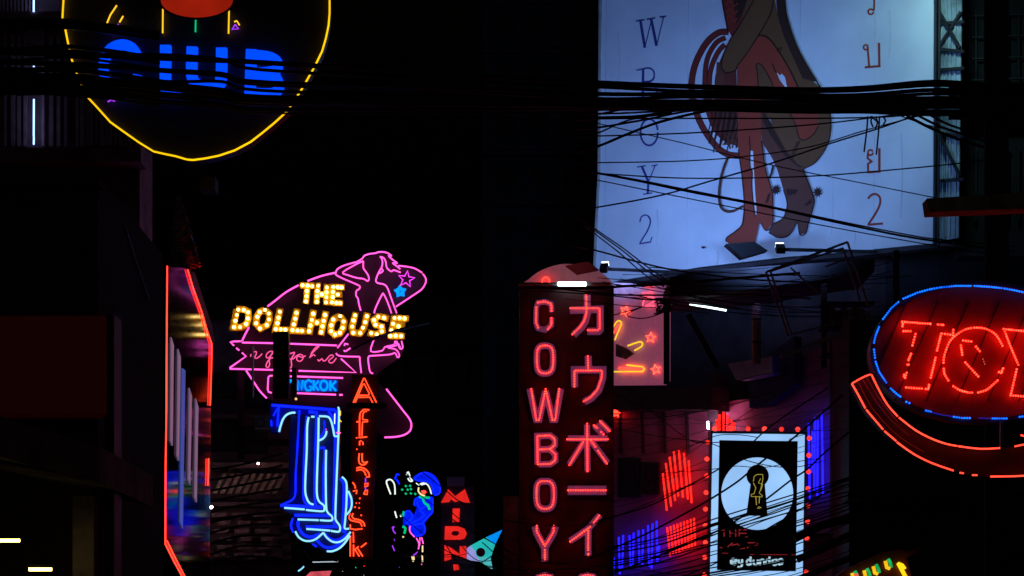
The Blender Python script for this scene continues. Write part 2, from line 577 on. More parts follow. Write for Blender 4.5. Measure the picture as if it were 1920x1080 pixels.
# dark right-hand building behind the oval sign
pR = Pl((1740, 29))
tr = building('right_dark_building', 'dark building wall behind the oval neon sign', pR, 1592, 2200, 600, 1.5, SOOT, [(930, 14, .3)])
for i in range(9):
    b = MB(); x = 1871 + i * 6.5
    b.rect(pR, x, 902 + i, x + 1.6, 992, .3, .05); b.build('railing_bar', STEEL, tr)
for i in range(6):
    b = MB(); x = 1640 + i * 14
    b.rect(pR, x, 860, x + 2, 930, .05, .05); b.build('fin', SOOT2, tr)
pR2 = Pl((1830, 39))
tr2 = building('right_upper_building', 'unlit upper building at the frame edge beyond the billboard', pR2, 1802, 2350, -250, 4, mat('black_render', (.012, .010, .012), .9), [(210, 20, .4), (470, 20, .5)])
for i in range(5):
    for j in range(2):
        b = MB(); b.ribbon(pR2, [(1830 + i * 20, 20 + j * 255), (1830 + i * 20, 165 + j * 250)], 3, .12, .08); b.build('window_bar', DARK, tr2)
for j in range(6):
    b = MB(); b.ribbon(pR2, [(1822, 30 + j * 40), (1925, 26 + j * 40)], 2.5, .16, .06); b.build('window_bar', DARK, tr2)

# ------------------------------------------------------------------ billboard
pl = Pl((1118, 42), (1790, 37.4))
tB = thing('billboard', 'large floodlit white billboard printed with booted cowgirl legs and vertical lettering', 'billboard', pl.pt((1450, 505)))
b = MB()
b.poly(pl, [(1131, -190), (1127, 100), (1122, 330), (1118, 420), (1117, 538), (1160, 526), (1310, 501), (1480, 481), (1600, 471), (1752, 456), (1752, -230)], 0, .06)
b.build('face', mat('white_banner_vinyl', (.80, .80, .82), .5, 0, .13, .8, .25), tB)
for x in (1136, 1290, 1500, 1640):
    b = MB(); b.ribbon(pl, [(x + 2, -190), (x, 150), (x - 2, 512 - (x - 1136) * .085)], .8, .004, .003); b.build('seam', mat('vinyl_seam', (.66, .66, .70), .5), tB)
for i, (x, y, l) in enumerate([(1160, 60, 120), (1232, 392, 70), (1345, 470, 26), (1560, 330, 110), (1690, 250, 160), (1668, 20, 90), (1602, 430, 30), (1412, 20, 40)]):
    b = MB(); b.ribbon(pl, [(x, y), (x + 2, y + l * .5), (x - 1, y + l)], 1.6 + (i % 3), .0035, .003, False, 3); b.build('rain_stain', mat('rain_streak', (.70, .69, .70), .6, 0, .1, 4), tB)
b = MB(); b.poly(pl, [(1762, -230), (1762, 452), (1797, 446), (1800, 200), (1806, -230)], -.15, .03)
cl = b.build('side_sheet', mat('translucent_sheet', (.36, .42, .45), .4, 0, .6, 2.2, .4), tB)
for i, x in enumerate((1767, 1774, 1781, 1790)):
    b = MB(); b.ribbon(pl, [(x + 3, -200), (x, 150), (x + 2 * (i % 2), 300), (x - 1, 446 - i)], 2.4, -.12, .04); b.build('fold', MATS['translucent_sheet'], cl)
for x in (1752, 1759):
    b = MB(); b.tube([pl.pt((x + 4, -220), .06), pl.pt((x, 462), .06)], pl.m(2.6), 8); b.build('post', DARK, tB)
b = MB(); b.tube([pl.pt((1126, -150), .04), pl.pt((1123, 330), .04), pl.pt((1118, 420), .04), pl.pt((1113, 545), .04)], pl.m(3.2)); b.build('edge_pipe', mat('beige_pipe', (.35, .31, .27), .6), tB)
for i, y in enumerate((45, 92, 132, 250, 340)):
    b = MB(); b.bar(pl.pt((1755, y), -.1), pl.pt((1808, y - 4 + 9 * (i % 2)), -.1), .05); b.build('brace', DARK, tB)
for (a, c) in (((1760, 20), (1800, 90)), ((1760, 90), (1802, 22)), ((1762, 255), (1800, 330))):
    b = MB(); b.bar(pl.pt(a, -.08), pl.pt(c, -.08), .045); b.build('brace', DARK, tB)
b = MB(); b.ribbon(pl, [(1117, 543), (1160, 531), (1310, 507), (1480, 487), (1600, 477), (1790, 457)], 7, .05, .25); b.build('bottom_rail', SOOT, tB)
INK = {k: mat('print_' + k, c, .5, 0, .06, 2) for k, c in dict(red=(.38, .055, .028), brown=(.19, .075, .028), navy=(.06, .022, .014), maroon=(.24, .03, .022),
        plum=(.17, .05, .03), line=(.05, .014, .01), bluei=(.05, .05, .21), redi=(.42, .055, .028), white=(.78, .78, .8), halo=(.52, .42, .62)).items()}
A = Z((1280, 0, 1580, 300), 1080); C = Z((1280, 200, 1580, 500), 1080)
fig = thing('printed_figure', '', '', pl.pt((1430, 470))); del fig['label'], fig['category']
fig.parent = tB; fig.location = ORG[fig.name] - ORG[tB.name]
lay = [0.003]
def pr(pts, ink, sm=0):
    b = MB(); b.poly(pl, smooth(pts, 4, True) if sm else pts, lay[0], .002); lay[0] += .0006
    return b.build('printed_shape', INK[ink], fig)
def ln(pts, w, ink='line', sm=4, closed=False):
    b = MB(); b.ribbon(pl, pts, w * 1.35, lay[0], .002, closed, sm); lay[0] += .0006
    return b.build('printed_line', INK[ink], fig)
# coiled rope
for pts, w in (([(310, 215), (240, 222), (160, 290), (90, 420), (60, 560), (75, 700), (130, 850), (220, 980), (300, 1040), (385, 1052)], 7),
               ([(290, 255), (225, 290), (165, 400), (150, 560), (165, 720), (215, 860), (290, 940), (375, 965)], 5),
               ([(285, 300), (240, 350), (195, 450), (180, 560), (195, 720), (260, 900)], 5), ([(300, 340), (260, 430), (230, 560), (250, 800), (300, 960)], 4)):
    ln(A(*pts), w + 2, 'line'); ln(A(*pts), w, 'maroon')
pr(A((230, 420), (360, 440), (380, 1000), (320, 960), (240, 860), (215, 640)), 'plum')
for i in range(16):
    x = 160 + i * 13; y0 = 640 + (i * 37) % 60
    ln(A((x + 60, y0), (x + 35, y0 + 150), (x + 10 - (i * 7) % 20, y0 + 270 + (i * 23) % 90)), 1.6, 'line', 3)
for i in range(7):
    x = 285 + i * 14
    ln(A((x, 480), (x + 2, 560), (x - 4, 700 + i * 12)), 1.5, 'maroon', 3)
for p_, q_ in (((300, 915), (320, 1005)), ((270, 975), (380, 968)), ((330, 900), (345, 960))):
    ln(A(p_, q_), 2, 'plum', 0)
# upper body and skirt
pr(A((262, -160), (265, 0), (300, 190), (330, 245), (395, 190), (500, 0), (500, -160)), 'maroon')
pr(A((340, -160), (345, 20), (365, 170), (440, 0), (470, -160)), 'navy')
for i in range(3):
    ln(A((290, 40 + i * 50), (320, 5 + i * 50), (345, 45 + i * 50), (370, 20 + i * 50)), 1.5, 'redi', 2)
pr(A((600, -160), (620, 0), (650, 150), (720, 300), (800, 500), (930, 590), (900, 800), (520, 800), (500, 500), (510, 240), (590, 100)), 'brown')
pr(A((620, -160), (690, -160), (690, 0), (702, 110), (760, 290), (830, 430), (905, 552), (810, 530), (760, 420), (680, 240), (640, 100)), 'navy')
pr(A((368, 450), (440, 350), (500, 260), (550, 243), (600, 280), (700, 430), (785, 600), (900, 760), (600, 800), (600, 600), (520, 800), (370, 800)), 'red')
pr(A((495, 440), (512, 428), (545, 455), (612, 585), (640, 760), (520, 760)), 'brown')
ln(A((495, 440), (512, 428), (545, 455), (612, 585), (640, 760)), 1.6); ln(A((495, 440), (505, 500), (520, 760)), 1.6)
pr(A((635, 490), (660, 510), (668, 495), (690, 520), (705, 590), (690, 585), (655, 540)), 'white')
ln(A((605, 430), (625, 480), (635, 490)), 1.5)
pr(A((480, -160), (612, -160), (610, 0), (590, 100), (510, 240), (440, 350), (372, 440), (355, 475), (290, 490), (262, 450), (275, 370), (320, 270), (385, 170)), 'brown')
for p in ([(612, 0), (590, 100), (510, 240), (440, 350), (372, 440), (355, 475), (290, 490), (262, 450), (275, 370), (320, 270), (385, 170), (480, 0)],
          [(510, 240), (550, 243), (600, 280), (700, 430), (785, 600)], [(690, 0), (702, 110), (760, 290), (830, 430), (930, 590)], [(265, 0), (300, 190), (310, 220)]):
    ln(A(*p), 1.8)
for p in ([(635, 345), (655, 320)], [(655, 350), (668, 318)]):
    ln(A(*p), 1.5, 'line', 0)
# right thigh, knee and boot
pr(C((530, -60), (600, 180), (720, 340), (810, 420), (850, 520), (885, 620), (880, 680), (850, 780), (830, 855), (790, 862), (775, 780), (740, 840), (700, 878), (640, 882), (580, 848), (612, 790), (680, 750), (706, 660), (680, 560), (640, 430), (600, 340), (540, 250), (528, 160)), 'plum')
pr(C((555, -60), (640, -60), (980, -60), (1000, 120), (980, 250), (900, 372), (820, 417), (775, 400), (700, 310), (610, 140)), 'brown')
pr(C((540, 20), (600, 120), (700, 300), (780, 392), (830, 412), (780, 405), (690, 335), (590, 190), (545, 110)), 'navy')
pr(C((700, -60), (915, -60), (916, 130), (880, 190), (820, 226), (785, 205), (760, 120)), 'red')
for p in ([(722, 40), (760, 120), (785, 205), (820, 226), (880, 190), (916, 130)], [(790, 230), (770, 280), (745, 345)], [(775, 235), (750, 290), (735, 330)], [(990, 20), (1000, 120), (980, 250), (900, 372), (820, 417)],
          [(810, 420), (850, 520), (885, 620), (880, 680), (850, 780), (830, 855), (790, 862), (775, 780), (740, 840), (700, 878), (640, 882), (580, 848)], [(680, 560), (706, 660), (680, 750), (612, 790)]):
    ln(C(*p), 1.7)
pr(C((700, 555), (780, 560), (760, 590), (705, 600)), 'line'); pr(C((820, 660), (870, 620), (870, 650), (830, 672)), 'line')
# left leg and boot
pr(C((388, -60), (525, -60), (532, 230), (560, 430), (600, 560), (607, 640), (607, 790), (562, 836), (525, 780), (512, 800), (490, 918), (320, 932), (295, 912), (302, 880), (400, 800), (415, 650), (402, 480), (376, 290), (370, 180)), 'red')
ln(C((532, 230), (560, 430), (600, 560), (607, 640), (607, 790), (562, 836), (525, 780)), 1.6); ln(C((376, 290), (402, 480), (415, 650), (400, 800), (302, 880), (295, 912)), 1.8)
pr(C((455, 295), (475, 300), (482, 450), (488, 560), (500, 715), (492, 740), (482, 690), (468, 540), (470, 440), (455, 400)), 'white')
ln(C((450, 200), (455, 290), (455, 400), (470, 440), (468, 540), (482, 690), (492, 740)), 1.6)
pr(C((555, 660), (575, 590), (595, 580), (580, 640)), 'line')
for cx_, cy_ in ((628, 562), (910, 578)):
    pr(C(*[(cx_ + (34 if k % 2 else 18) * math.cos(k * math.pi / 9), cy_ + (40 if k % 2 else 22) * math.sin(k * math.pi / 9)) for k in range(18)]), 'line')
ln(C((305, 340), (265, 450), (245, 580), (255, 670), (290, 705), (340, 705), (410, 670)), 3.4, 'line'); ln(C((305, 340), (265, 450), (245, 580), (255, 670), (290, 705), (340, 705), (410, 670)), 2.0, 'plum')
ln(C((610, 400), (595, 460), (575, 490)), 2.4, 'line')
pr(C((122, 945), (140, 942), (155, 950), (138, 960)), 'line')
# lettering
def letter(strokes, ink, lab=None):
    b = MB()
    b.k = 0
    for pts, w, sm_ in strokes:
        b.ribbon(pl, pts, w, .006, .004, False, sm_)
    return b.build('printed_letter', INK[ink], tB)
D = Z((640, 0, 1280, 360), 1920); E = Z((1100, 330, 1500, 540), 1920); F3 = Z((1280, 0, 1920, 360), 1920); F4 = Z((1280, 360, 1920, 720), 1920)
letter([(D((1682, 116), (1707, 268)), 5, 0), (D((1707, 268), (1745, 108)), 1.8, 0), (D((1742, 106), (1773, 258)), 5, 0), (D((1773, 258), (1812, 96)), 1.8, 0),
        (D((1657, 120), (1705, 112)), 2, 0), (D((1718, 110), (1765, 102)), 2, 0), (D((1790, 98), (1825, 93)), 2, 0)], 'bluei')
letter([(D((1697, 392), (1695, 545)), 4.5, 0), (D((1690, 390), (1730, 383), (1757, 402), (1757, 440), (1735, 458), (1700, 460)), 2.8, 4),
        (D((1700, 460), (1745, 470), (1773, 500), (1768, 535), (1740, 548), (1685, 550)), 2.8, 4), (D((1660, 396), (1700, 388)), 2, 0)], 'bluei')
letter([(D(*ell(1731, 744, 49, 74, 28, 0, 350)), 3.4, 0)], 'bluei')
letter([(D((1690, 936), (1727, 1022)), 4.4, 0), (D((1727, 1022), (1765, 932)), 1.8, 0), (D((1727, 1020), (1723, 1088)), 4, 0), (D((1663, 940), (1712, 932)), 2, 0), (D((1745, 934), (1778, 927)), 2, 0), (D((1698, 1093), (1748, 1085)), 2.2, 0)], 'bluei')
letter([(E((478, 415), (490, 372), (520, 352), (553, 360), (572, 395), (566, 445), (540, 505), (505, 560), (480, 602)), 2.4, 4), (E((552, 360), (572, 395), (566, 445), (540, 505)), 2.6, 4), (E((472, 610), (520, 602), (575, 594)), 2.6, 0), (E((572, 598), (588, 548)), 1.8, 0)], 'bluei')
letter([(F3((1070, -40), (1078, 10), (1075, 60)), 3.4, 3), (F3(*ell(1058, 66, 15, 15, 16)), 3, 0)], 'redi')
letter([(F3(*ell(1030, 266, 13, 14, 16)), 3, 0), (F3((1040, 262), (1049, 376)), 3.6, 0), (F3((1024, 379), (1113, 371)), 3.6, 0), (F3((1106, 372), (1104, 241)), 3.8, 0)], 'redi')
letter([(F3(*ell(1056, 858, 14, 15, 16)), 3.2, 0), (F3((1042, 862), (1040, 890), (1062, 908), (1042, 922), (1043, 968)), 3.8, 0), (F3((1037, 969), (1113, 964)), 4, 0), (F3((1106, 966), (1106, 834)), 4.4, 0)], 'redi')
letter([(F4((1042, 38), (1062, 16), (1090, 13), (1110, 34), (1108, 72), (1085, 120), (1044, 182)), 4, 4), (F4((1040, 184), (1126, 177)), 4, 0)], 'redi')

# floodlights of the billboard (lit lamps)
def flood(label, hp, aim, power, col, size, house, arm, spot=60):
    t = thing('floodlight', label, 'floodlight', hp, 'floodlights of the billboard')
    d = (Vector(aim) - Vector(hp)).normalized()
    ld = bpy.data.lights.new('lamp', 'SPOT'); ld.energy = power; ld.color = col; ld.shadow_soft_size = size
    ld.spot_size = math.radians(spot * 2); ld.spot_blend = .9
    lo = bpy.data.objects.new('lamp', ld); COL.objects.link(lo); lo.parent = t
    lo.location = d * .12; lo.rotation_euler = d.to_track_quat('-Z', 'Y').to_euler()
    b = MB(); b.bar(Vector(hp) - d * .16, Vector(hp) + d * .02, house[0], house[1]); b.build('housing', DARK, t)
    b = MB(); b.bar(Vector(hp) + d * .025, Vector(hp) + d * .06, house[0] * .92, house[1] * .92); b.build('lamp_glass', WHITE, t)
    b = MB(); b.bar(Vector(hp) - d * .1, Vector(arm), .05); b.build('arm', DARK, t)
    return t
FL = []
flood('floodlight on its arm below the printed boots of the billboard', pl.pt((1462, 463), 4.4), pl.pt((1370, 190), 0), 560, (.18, .375, 1), .25, (.13, .09), pl.pt((1640, 472), .1))
flood('small floodlight at the lower far corner of the billboard', pl.pt((1134, 498), 4.0), pl.pt((1230, 170), 0), 690, (.18, .375, 1), .2, (.12, .08), pl.pt((1300, 512), .1))
flood('cold cyan floodlight above the sheeted end of the billboard', pl.pt((1780, -90), 1.6), pl.pt((1720, 120), 0), 120, (.42, .92, 1), .15, (.25, .15), pl.pt((1785, -140), 0))
b = MB()
q0 = [pl.pt(p, 1.25) for p in ((1362, 457), (1415, 453), (1440, 470), (1392, 484))]
b.loop(q0, [p + Vector((0, .5, .05)) for p in q0])
tag(b.build('light_hood', mat('black_hood', (.012, .01, .012), .6)), 'black flat hood hanging just under the red printed boot', 'hood')

# ------------------------------------------------------------------ round club sign
pl = Pl((368, 25))
t = thing('round_club_sign', 'round sign with yellow neon rim and blue club letters', 'sign', pl.pt((368, 302)))
rim = [(119, 0), (117, 35), (122, 52), (127, 78), (135, 113), (150, 155), (165, 183), (180, 199), (207, 229), (232, 247), (262, 268), (288, 284), (310, 289), (330, 293), (350, 299), (362, 300), (385, 297), (410, 292), (440, 282), (470, 266), (492, 249), (515, 230), (540, 207), (566, 167), (590, 125), (604, 96), (611, 72), (616, 48), (618, 25), (618, 0)]
topa = ell(368, 0, 250, 215, 24, 0, -180)[1:-1]
b = MB(); b.poly(pl, rim + topa, 0, .25); b.build('backing_board', BOARD, t)
segs = [rim[:21], rim[20:26], rim[25:] + topa[:12], topa[11:] + rim[:1]]
for sg in segs:
    b = MB(); b.neon(pl, sg, 1.9, .06); b.build('rim_tube', emis('yellow_rim_neon', (1.25, .70, .005), 1.0), t)
CB = emis('blue_letter_face', (.0, .075, 1.35), 1.0, .1, 5)
def cl(strokes):
    b = MB()
    for pts, w, s_ in strokes:
        b.ribbon(pl, pts, w, .08, .08, False, s_)
    b.build('letter', CB, t)
cl([([(258, 103), (247, 88), (228, 82), (207, 90), (196, 108), (193, 128), (198, 150), (212, 166), (232, 170), (252, 158), (258, 140)], 17, 3)])
cl([([(310, 84), (309, 170)], 20, 0), ([(300, 166), (340, 169)], 18, 0)])
cl([([(360, 87), (359, 140), (368, 156), (388, 163), (407, 158), (414, 145), (415, 89)], 20, 3)])
cl([([(471, 92), (468, 180)], 20, 0), ([(463, 101), (500, 104), (518, 112), (521, 122), (512, 132), (470, 136)], 17, 3), ([(470, 136), (512, 141), (523, 155), (520, 168), (505, 174), (460, 172)], 17, 3)])
b = MB(); b.poly(pl, ell(369, 0, 68, 33, 32), .07, .07); lp = b.build('lips', emis('dim_red_acrylic', (.30, .011, .003), .9, .3, 2), t)
b = MB(); b.ribbon(pl, ell(369, 0, 70, 35, 32), 4, .075, .08, True); b.build('lips_rim', DARK, lp)
for pts, m in (([(305.5, 8), (305, 62)], YEL), ([(429.5, 18), (428.5, 63)], YEL), ([(367, 34), (366.5, 60)], GREEN), ([(368, -20), (367, 1)], GREEN), ([(219, 10), (207, 28), (198, 50)], YEL), ([(231, 30), (224, 42)], YEL), ([(222, 45), (213, 60), (207, 62)], PURP),
               ([(439, 41), (444, 39), (449, 47)], YEL), ([(441, 46), (447, 54), (435, 55), (441, 46)], PURP), ([(202, 191), (209, 187), (215, 190)], PURP)):
    b = MB(); b.neon(pl, pts, 1.5, .06); b.build('neon_tube', m, t)
for a, c in (((250, 300), (250, 420)), ((480, 262), (470, 420))):
    pass
b = MB(); b.bar(pl.pt((368, -215), -.2), pl.pt((200, -330), -.2), .08); b.build('hanger', DARK, t)

# ------------------------------------------------------------------ dollhouse sign
pl = Pl((620, 44))
R = Z((425, 520, 605, 640), 1620); Q = Z((595, 520, 775, 640), 1620)
t = thing('dollhouse_sign', 'pink neon dancer sign with yellow bulb letters reading the dollhouse', 'sign', pl.pt((600, 830)))
H = Z((420, 460, 820, 840), 1137); N = Z((600, 460, 820, 680), 1080); S = Z((430, 630, 670, 750), 1920)
b = MB(); b.poly(pl, smooth(H((592, 146), (440, 190), (330, 250), (232, 325), (130, 440), (95, 510), (40, 515), (112, 592), (32, 660), (118, 668), (228, 815), (420, 860), (700, 900), (855, 1024), (965, 1008), (998, 950), (950, 875), (865, 765), (800, 700), (935, 598), (955, 520), (918, 360), (918, 326), (1040, 245), (1078, 190), (1040, 135), (930, 110), (845, 37), (728, 80), (640, 110)), 2, True), -.12, .12)
b.build('backing_board', mat('plum_black_board', (.05, .022, .035), .6, 0, .3, 3, .1), t)
lets = [
 ('T', [R((1235, 133), (1500, 142)), R((1362, 140), (1335, 440))], R((1280, 132), (1365, 138), (1443, 150), (1352, 232), (1348, 318), (1338, 405))),
 ('H', [R((1535, 92), (1515, 450)), Q((160, 110), (145, 462)), Q((10, 285), (150, 288))], R((1545, 140), (1530, 232), (1525, 320), (1520, 412)) + Q((75, 285), (160, 170), (155, 252), (152, 335), (145, 422))),
 ('E', [Q((262, 110), (245, 468)), Q((262, 160), (458, 165)), Q((262, 288), (420, 288)), Q((245, 425), (430, 432))], Q((268, 162), (343, 165), (410, 170), (262, 245), (260, 332), (345, 290), (245, 422), (320, 430), (387, 435))),
 ('D', [R((160, 532), (290, 540), (362, 575), (372, 690), (330, 790), (240, 840), (105, 842), (168, 540))], R((195, 545), (288, 550), (362, 590), (172, 635), (357, 692), (148, 733), (328, 785), (123, 840), (225, 840))),
 ('O', [R((640, 548), (712, 600), (722, 710), (675, 810), (570, 862), (492, 780), (507, 665), (557, 580), (640, 548))], R((645, 550), (710, 610), (712, 710), (675, 805), (560, 862), (497, 775), (517, 665), (557, 585))),
 ('L', [R((903, 518), (820, 885), (1050, 892))], R((897, 580), (875, 680), (855, 773), (827, 873), (912, 878), (990, 883))),
 ('L', [R((1188, 530), (1100, 898), (1335, 905))], R((1178, 598), (1157, 698), (1132, 793), (1110, 890), (1195, 897), (1272, 903))),
 ('H', [R((1470, 545), (1388, 960)), R((1440, 762), (1625, 750)), Q((140, 568), (60, 975))], R((1460, 613), (1437, 718), (1413, 812), (1390, 910), (1523, 763)) + Q((130, 632), (107, 733), (87, 827), (65, 925))),
 ('O', [Q((385, 648), (452, 745), (435, 855), (380, 940), (290, 970), (225, 908), (230, 808), (275, 700), (385, 648))], Q((385, 655), (443, 745), (425, 853), (380, 935), (297, 965), (232, 908), (235, 810), (270, 712))),
 ('U', [Q((643, 588), (612, 730), (580, 835), (600, 930), (720, 945), (785, 850), (845, 598))], Q((637, 640), (612, 727), (590, 830), (607, 933), (725, 940), (770, 850), (808, 755), (835, 655))),
 ('S', [Q((1205, 700), (1115, 665), (1020, 658), (950, 720), (985, 800), (1085, 830), (1098, 910), (1000, 965), (850, 930))], Q((1028, 663), (1125, 682), (958, 720), (983, 800), (1082, 828), (1088, 912), (1003, 962), (910, 942))),
 ('E', [Q((1302, 640), (1235, 1035)), Q((1285, 688), (1545, 695)), Q((1260, 810), (1480, 812)), Q((1225, 985), (1475, 985))], Q((1302, 685), (1388, 685), (1472, 692), (1278, 783), (1370, 827), (1250, 890), (1232, 988), (1322, 985), (1413, 990))),
]
GOLD = mat('gold_letter_face', (.72, .36, .012), .45, 0, .15, 9)
bm_ = MB(); bm_.ball((0, 0, 0), 3.0 * K * 44, 8, 6, .7)
bulb_me = None
for ch, strokes, bl in lets:
    b = MB()
    for s_ in strokes:
        b.ribbon(pl, s_, 12.2 if ch not in 'THE' or s_[0][1] > 575 else 11, .07, .1)
    le = b.build('bulb_letter', GOLD, t)
    for p in bl:
        if bulb_me is None:
            me = bpy.data.meshes.new('bulb'); me.from_pydata([tuple(v) for v in bm_.v], [], bm_.f); me.materials.append(BULB)
            bulb_me = me
        o = bpy.data.objects.new('bulb', bulb_me); COL.objects.link(o); o.parent = le
        o.location = pl.pt(p, .10) - ORG[t.name]
def nt_(pts, m=PINK, r=1.75, sm=4, closed=False, name='neon_tube', off=.05):
    b = MB(); b.neon(pl, pts, r, off, closed, sm); return b.build(name, m, t)
for p in ([(592, 146), (520, 163), (445, 190)], [(398, 212), (330, 250), (270, 297), (232, 325)], [(133, 437), (110, 480), (97, 508)], [(118, 668), (150, 715), (190, 775), (228, 815)], [(865, 765), (900, 810), (950, 875), (985, 920), (998, 950), (993, 985), (965, 1008), (920, 1020), (855, 1024)]):
    nt_(H(*p))
fo = [
 [(145, 250), (160, 220), (210, 190), (290, 165), (330, 155)], [(330, 158), (385, 125), (410, 95), (460, 78), (510, 72), (540, 62), (590, 62), (630, 75), (660, 98)], [(660, 98), (630, 95), (672, 135), (712, 165), (668, 162), (702, 188), (738, 218)],
 [(145, 250), (148, 272), (210, 305), (320, 352), (365, 375), (362, 400), (335, 420), (333, 465), (350, 490), (358, 540), (375, 600)],
 [(400, 145), (340, 170), (210, 248), (260, 275), (340, 300), (400, 308), (435, 328), (450, 315), (445, 280), (420, 240), (400, 210), (398, 160), (400, 145)],
 [(552, 105), (572, 130), (572, 190), (540, 250), (520, 300), (515, 330), (535, 348), (590, 360), (622, 395), (660, 500), (706, 625)], [(552, 105), (585, 115), (605, 150), (615, 205), (655, 240), (680, 228), (742, 250)],
 [(500, 625), (510, 580), (570, 455), (588, 452), (625, 530), (658, 625)], [(560, 210), (580, 235), (545, 260)],
 [(720, 188), (790, 195), (870, 212), (940, 252)], [(945, 262), (972, 300), (972, 345), (940, 400), (880, 445), (698, 565)],
 [(262, 815), (215, 875), (160, 945)], [(225, 925), (230, 905), (260, 912)], [(220, 965), (235, 975), (280, 945)], [(148, 992), (165, 1012), (220, 1022), (365, 1025)], [(365, 1025), (367, 1060), (372, 1110), (380, 1175)],
 [(495, 870), (468, 975), (570, 970), (600, 935), (680, 915), (690, 880)], [(690, 880), (705, 920), (620, 940), (690, 955), (720, 985), (730, 1020), (712, 1030), (690, 990), (640, 1005), (455, 1018)], [(455, 1018), (443, 1040), (450, 1110), (462, 1165), (488, 1180)],
 [(705, 880), (735, 950), (762, 940), (750, 880)], [(722, 905), (740, 945)]]
for p in fo:
    nt_(N(*p), sm=3, r=1.55)
nt_(N(*star(795, 312, 78, 8)), emis('magenta_star_neon', (1.3, .08, 1.2)), 1.6, 0, True)
nt_(N(*star(738, 425, 50, -5, .55)), AZURE, 2.6, 0, True); nt_(N(*star(738, 425, 26, -5, .55)), AZURE, 2.2, 0, True)
for p in ([(185, 78), (60, 82), (15, 92), (70, 145)], [(105, 180), (148, 215)], [(190, 250), (250, 305), (5, 478)], [(190, 98), (690, 108)], [(890, 115), (1615, 142)], [(5, 492), (240, 497)], [(245, 500), (345, 500)], [(362, 500), (655, 508)], [(890, 518), (980, 520)], [(1040, 522), (1900, 548), (1675, 340)],
          [(648, 595), (605, 598), (585, 620), (575, 800), (590, 840), (635, 852)], [(888, 605), (950, 607)], [(1000, 606), (1705, 630)], [(1015, 858), (1600, 880)], [(1648, 883), (1700, 883)]):
    nt_(S(*p), sm=0, r=1.75)
for p in ([(325, 270), (318, 310)], [(365, 240), (405, 235), (400, 280), (380, 320), (410, 335), (460, 300), (490, 265)], [(655, 235), (610, 230), (560, 270), (555, 320), (590, 325), (640, 270), (655, 235), (600, 350), (605, 430), (580, 470), (550, 455), (565, 400), (610, 340), (655, 325)],
          [(900, 270), (940, 255), (980, 250), (930, 350), (935, 440), (915, 485)], [(900, 345), (960, 340), (1000, 300)], [(1005, 300), (1060, 275), (1105, 300), (1095, 355), (1050, 380), (1010, 350), (1030, 300), (1090, 320), (1145, 295)],
          [(1205, 330), (1240, 260), (1345, 155), (1310, 160), (1240, 240), (1220, 310), (1260, 280), (1290, 300)], [(1325, 350), (1345, 375), (1390, 340), (1410, 375), (1450, 360), (1500, 300), (1540, 285), (1560, 310), (1490, 370), (1520, 405), (1560, 390), (1605, 330)]):
    nt_(S(*p), PINK2, 1.15, 3)
for strokes in ([[(905, 700), (930, 655)]], [[(1025, 815), (1030, 665), (1085, 805), (1100, 665)]], [[(1240, 690), (1190, 660), (1140, 690), (1130, 760), (1160, 815), (1215, 815), (1240, 770), (1200, 755)]], [[(1265, 665), (1265, 815)], [(1340, 670), (1280, 740), (1340, 815)]],
                [ell(1418, 742, 55, 72, 16) + [(1473, 742)]], [[(1515, 670), (1515, 820)], [(1600, 675), (1535, 745), (1600, 822)]]):
    b = MB()
    for s_ in strokes:
        b.neon(pl, S(*s_), 2.3, .06)
    le = b.build('blue_letter', AZURE, t)
b = MB(); b.rect(pl, 553, 712, 634, 734, .03, .03); b.build('letter_panel', mat('blue_letter_panel', (.05, .25, .7), .5), t)
b = MB(); b.tube([pl.pt((474, 650), .15), pl.pt((474, 745), .15)], .025); b.build('conduit', STEEL, t)
for a, c in (((452, 600), (452, 860)), ((700, 700), (700, 900)), ((452, 830), (700, 830))):
    b = MB(); b.bar(pl.pt(a, -.3), pl.pt(c, -.3), .12); b.build('support', DARK, t)

# post in front of the dollhouse sign that carries the blue letters
b = MB(); pp = Pl((527, 39)); b.rect(pp, 512, 622, 541, 745, 0, .25).rect(pp, 547, 690, 555, 745, .01, .2)
tag(b.build('sign_post', DARK), 'short dark post rising in front of the pink banner', 'post')
b = MB(); b.ball(P(555, 748, 38.4), .022); tag(b.build('indicator_lamp', emis('amber_lamp', (1, .6, .2), 1.1)), 'tiny amber lamp above the blue letter sign', 'light')

# ------------------------------------------------------------------ blue letter sign
pl = Pl((585, 38))
T = Z((490, 740, 680, 900), 1282)
t = thing('blue_letter_sign', 'tall blue and pale neon sign of overlapping letters', 'sign', pl.pt((590, 1040)))
NAVY = mat('navy_enamel', (.013, .02, .11), .4, 0, .4, 4)
b = MB(); b.poly(pl, T((350, 500), (345, 1320), (230, 1385), (240, 1440), (410, 1530), (370, 1650), (440, 1785), (640, 1890), (820, 1985), (960, 1980), (1080, 1850), (1140, 1720), (1090, 1690), (1090, 1520), (1150, 1420), (1150, 1250), (1090, 1150), (1050, 1060), (985, 1040), (985, 520), (900, 480), (850, 300), (380, 260)), -.02, .3)
b.build('letter_body', NAVY, t)
b = MB(); b.poly(pl, T((115, 110), (110, 470), (215, 480), (275, 310), (380, 235), (860, 290), (915, 525), (985, 525), (985, 168)), .03, .3)
b.build('crossbar', mat('bright_blue_enamel', (.015, .035, .36), .4, 0, .4, 4), t)
def bt(pts, m, r, off=.09, sm=4):
    b = MB(); b.neon(pl, T(*pts), r, off, False, sm); b.build('neon_tube', m, t)
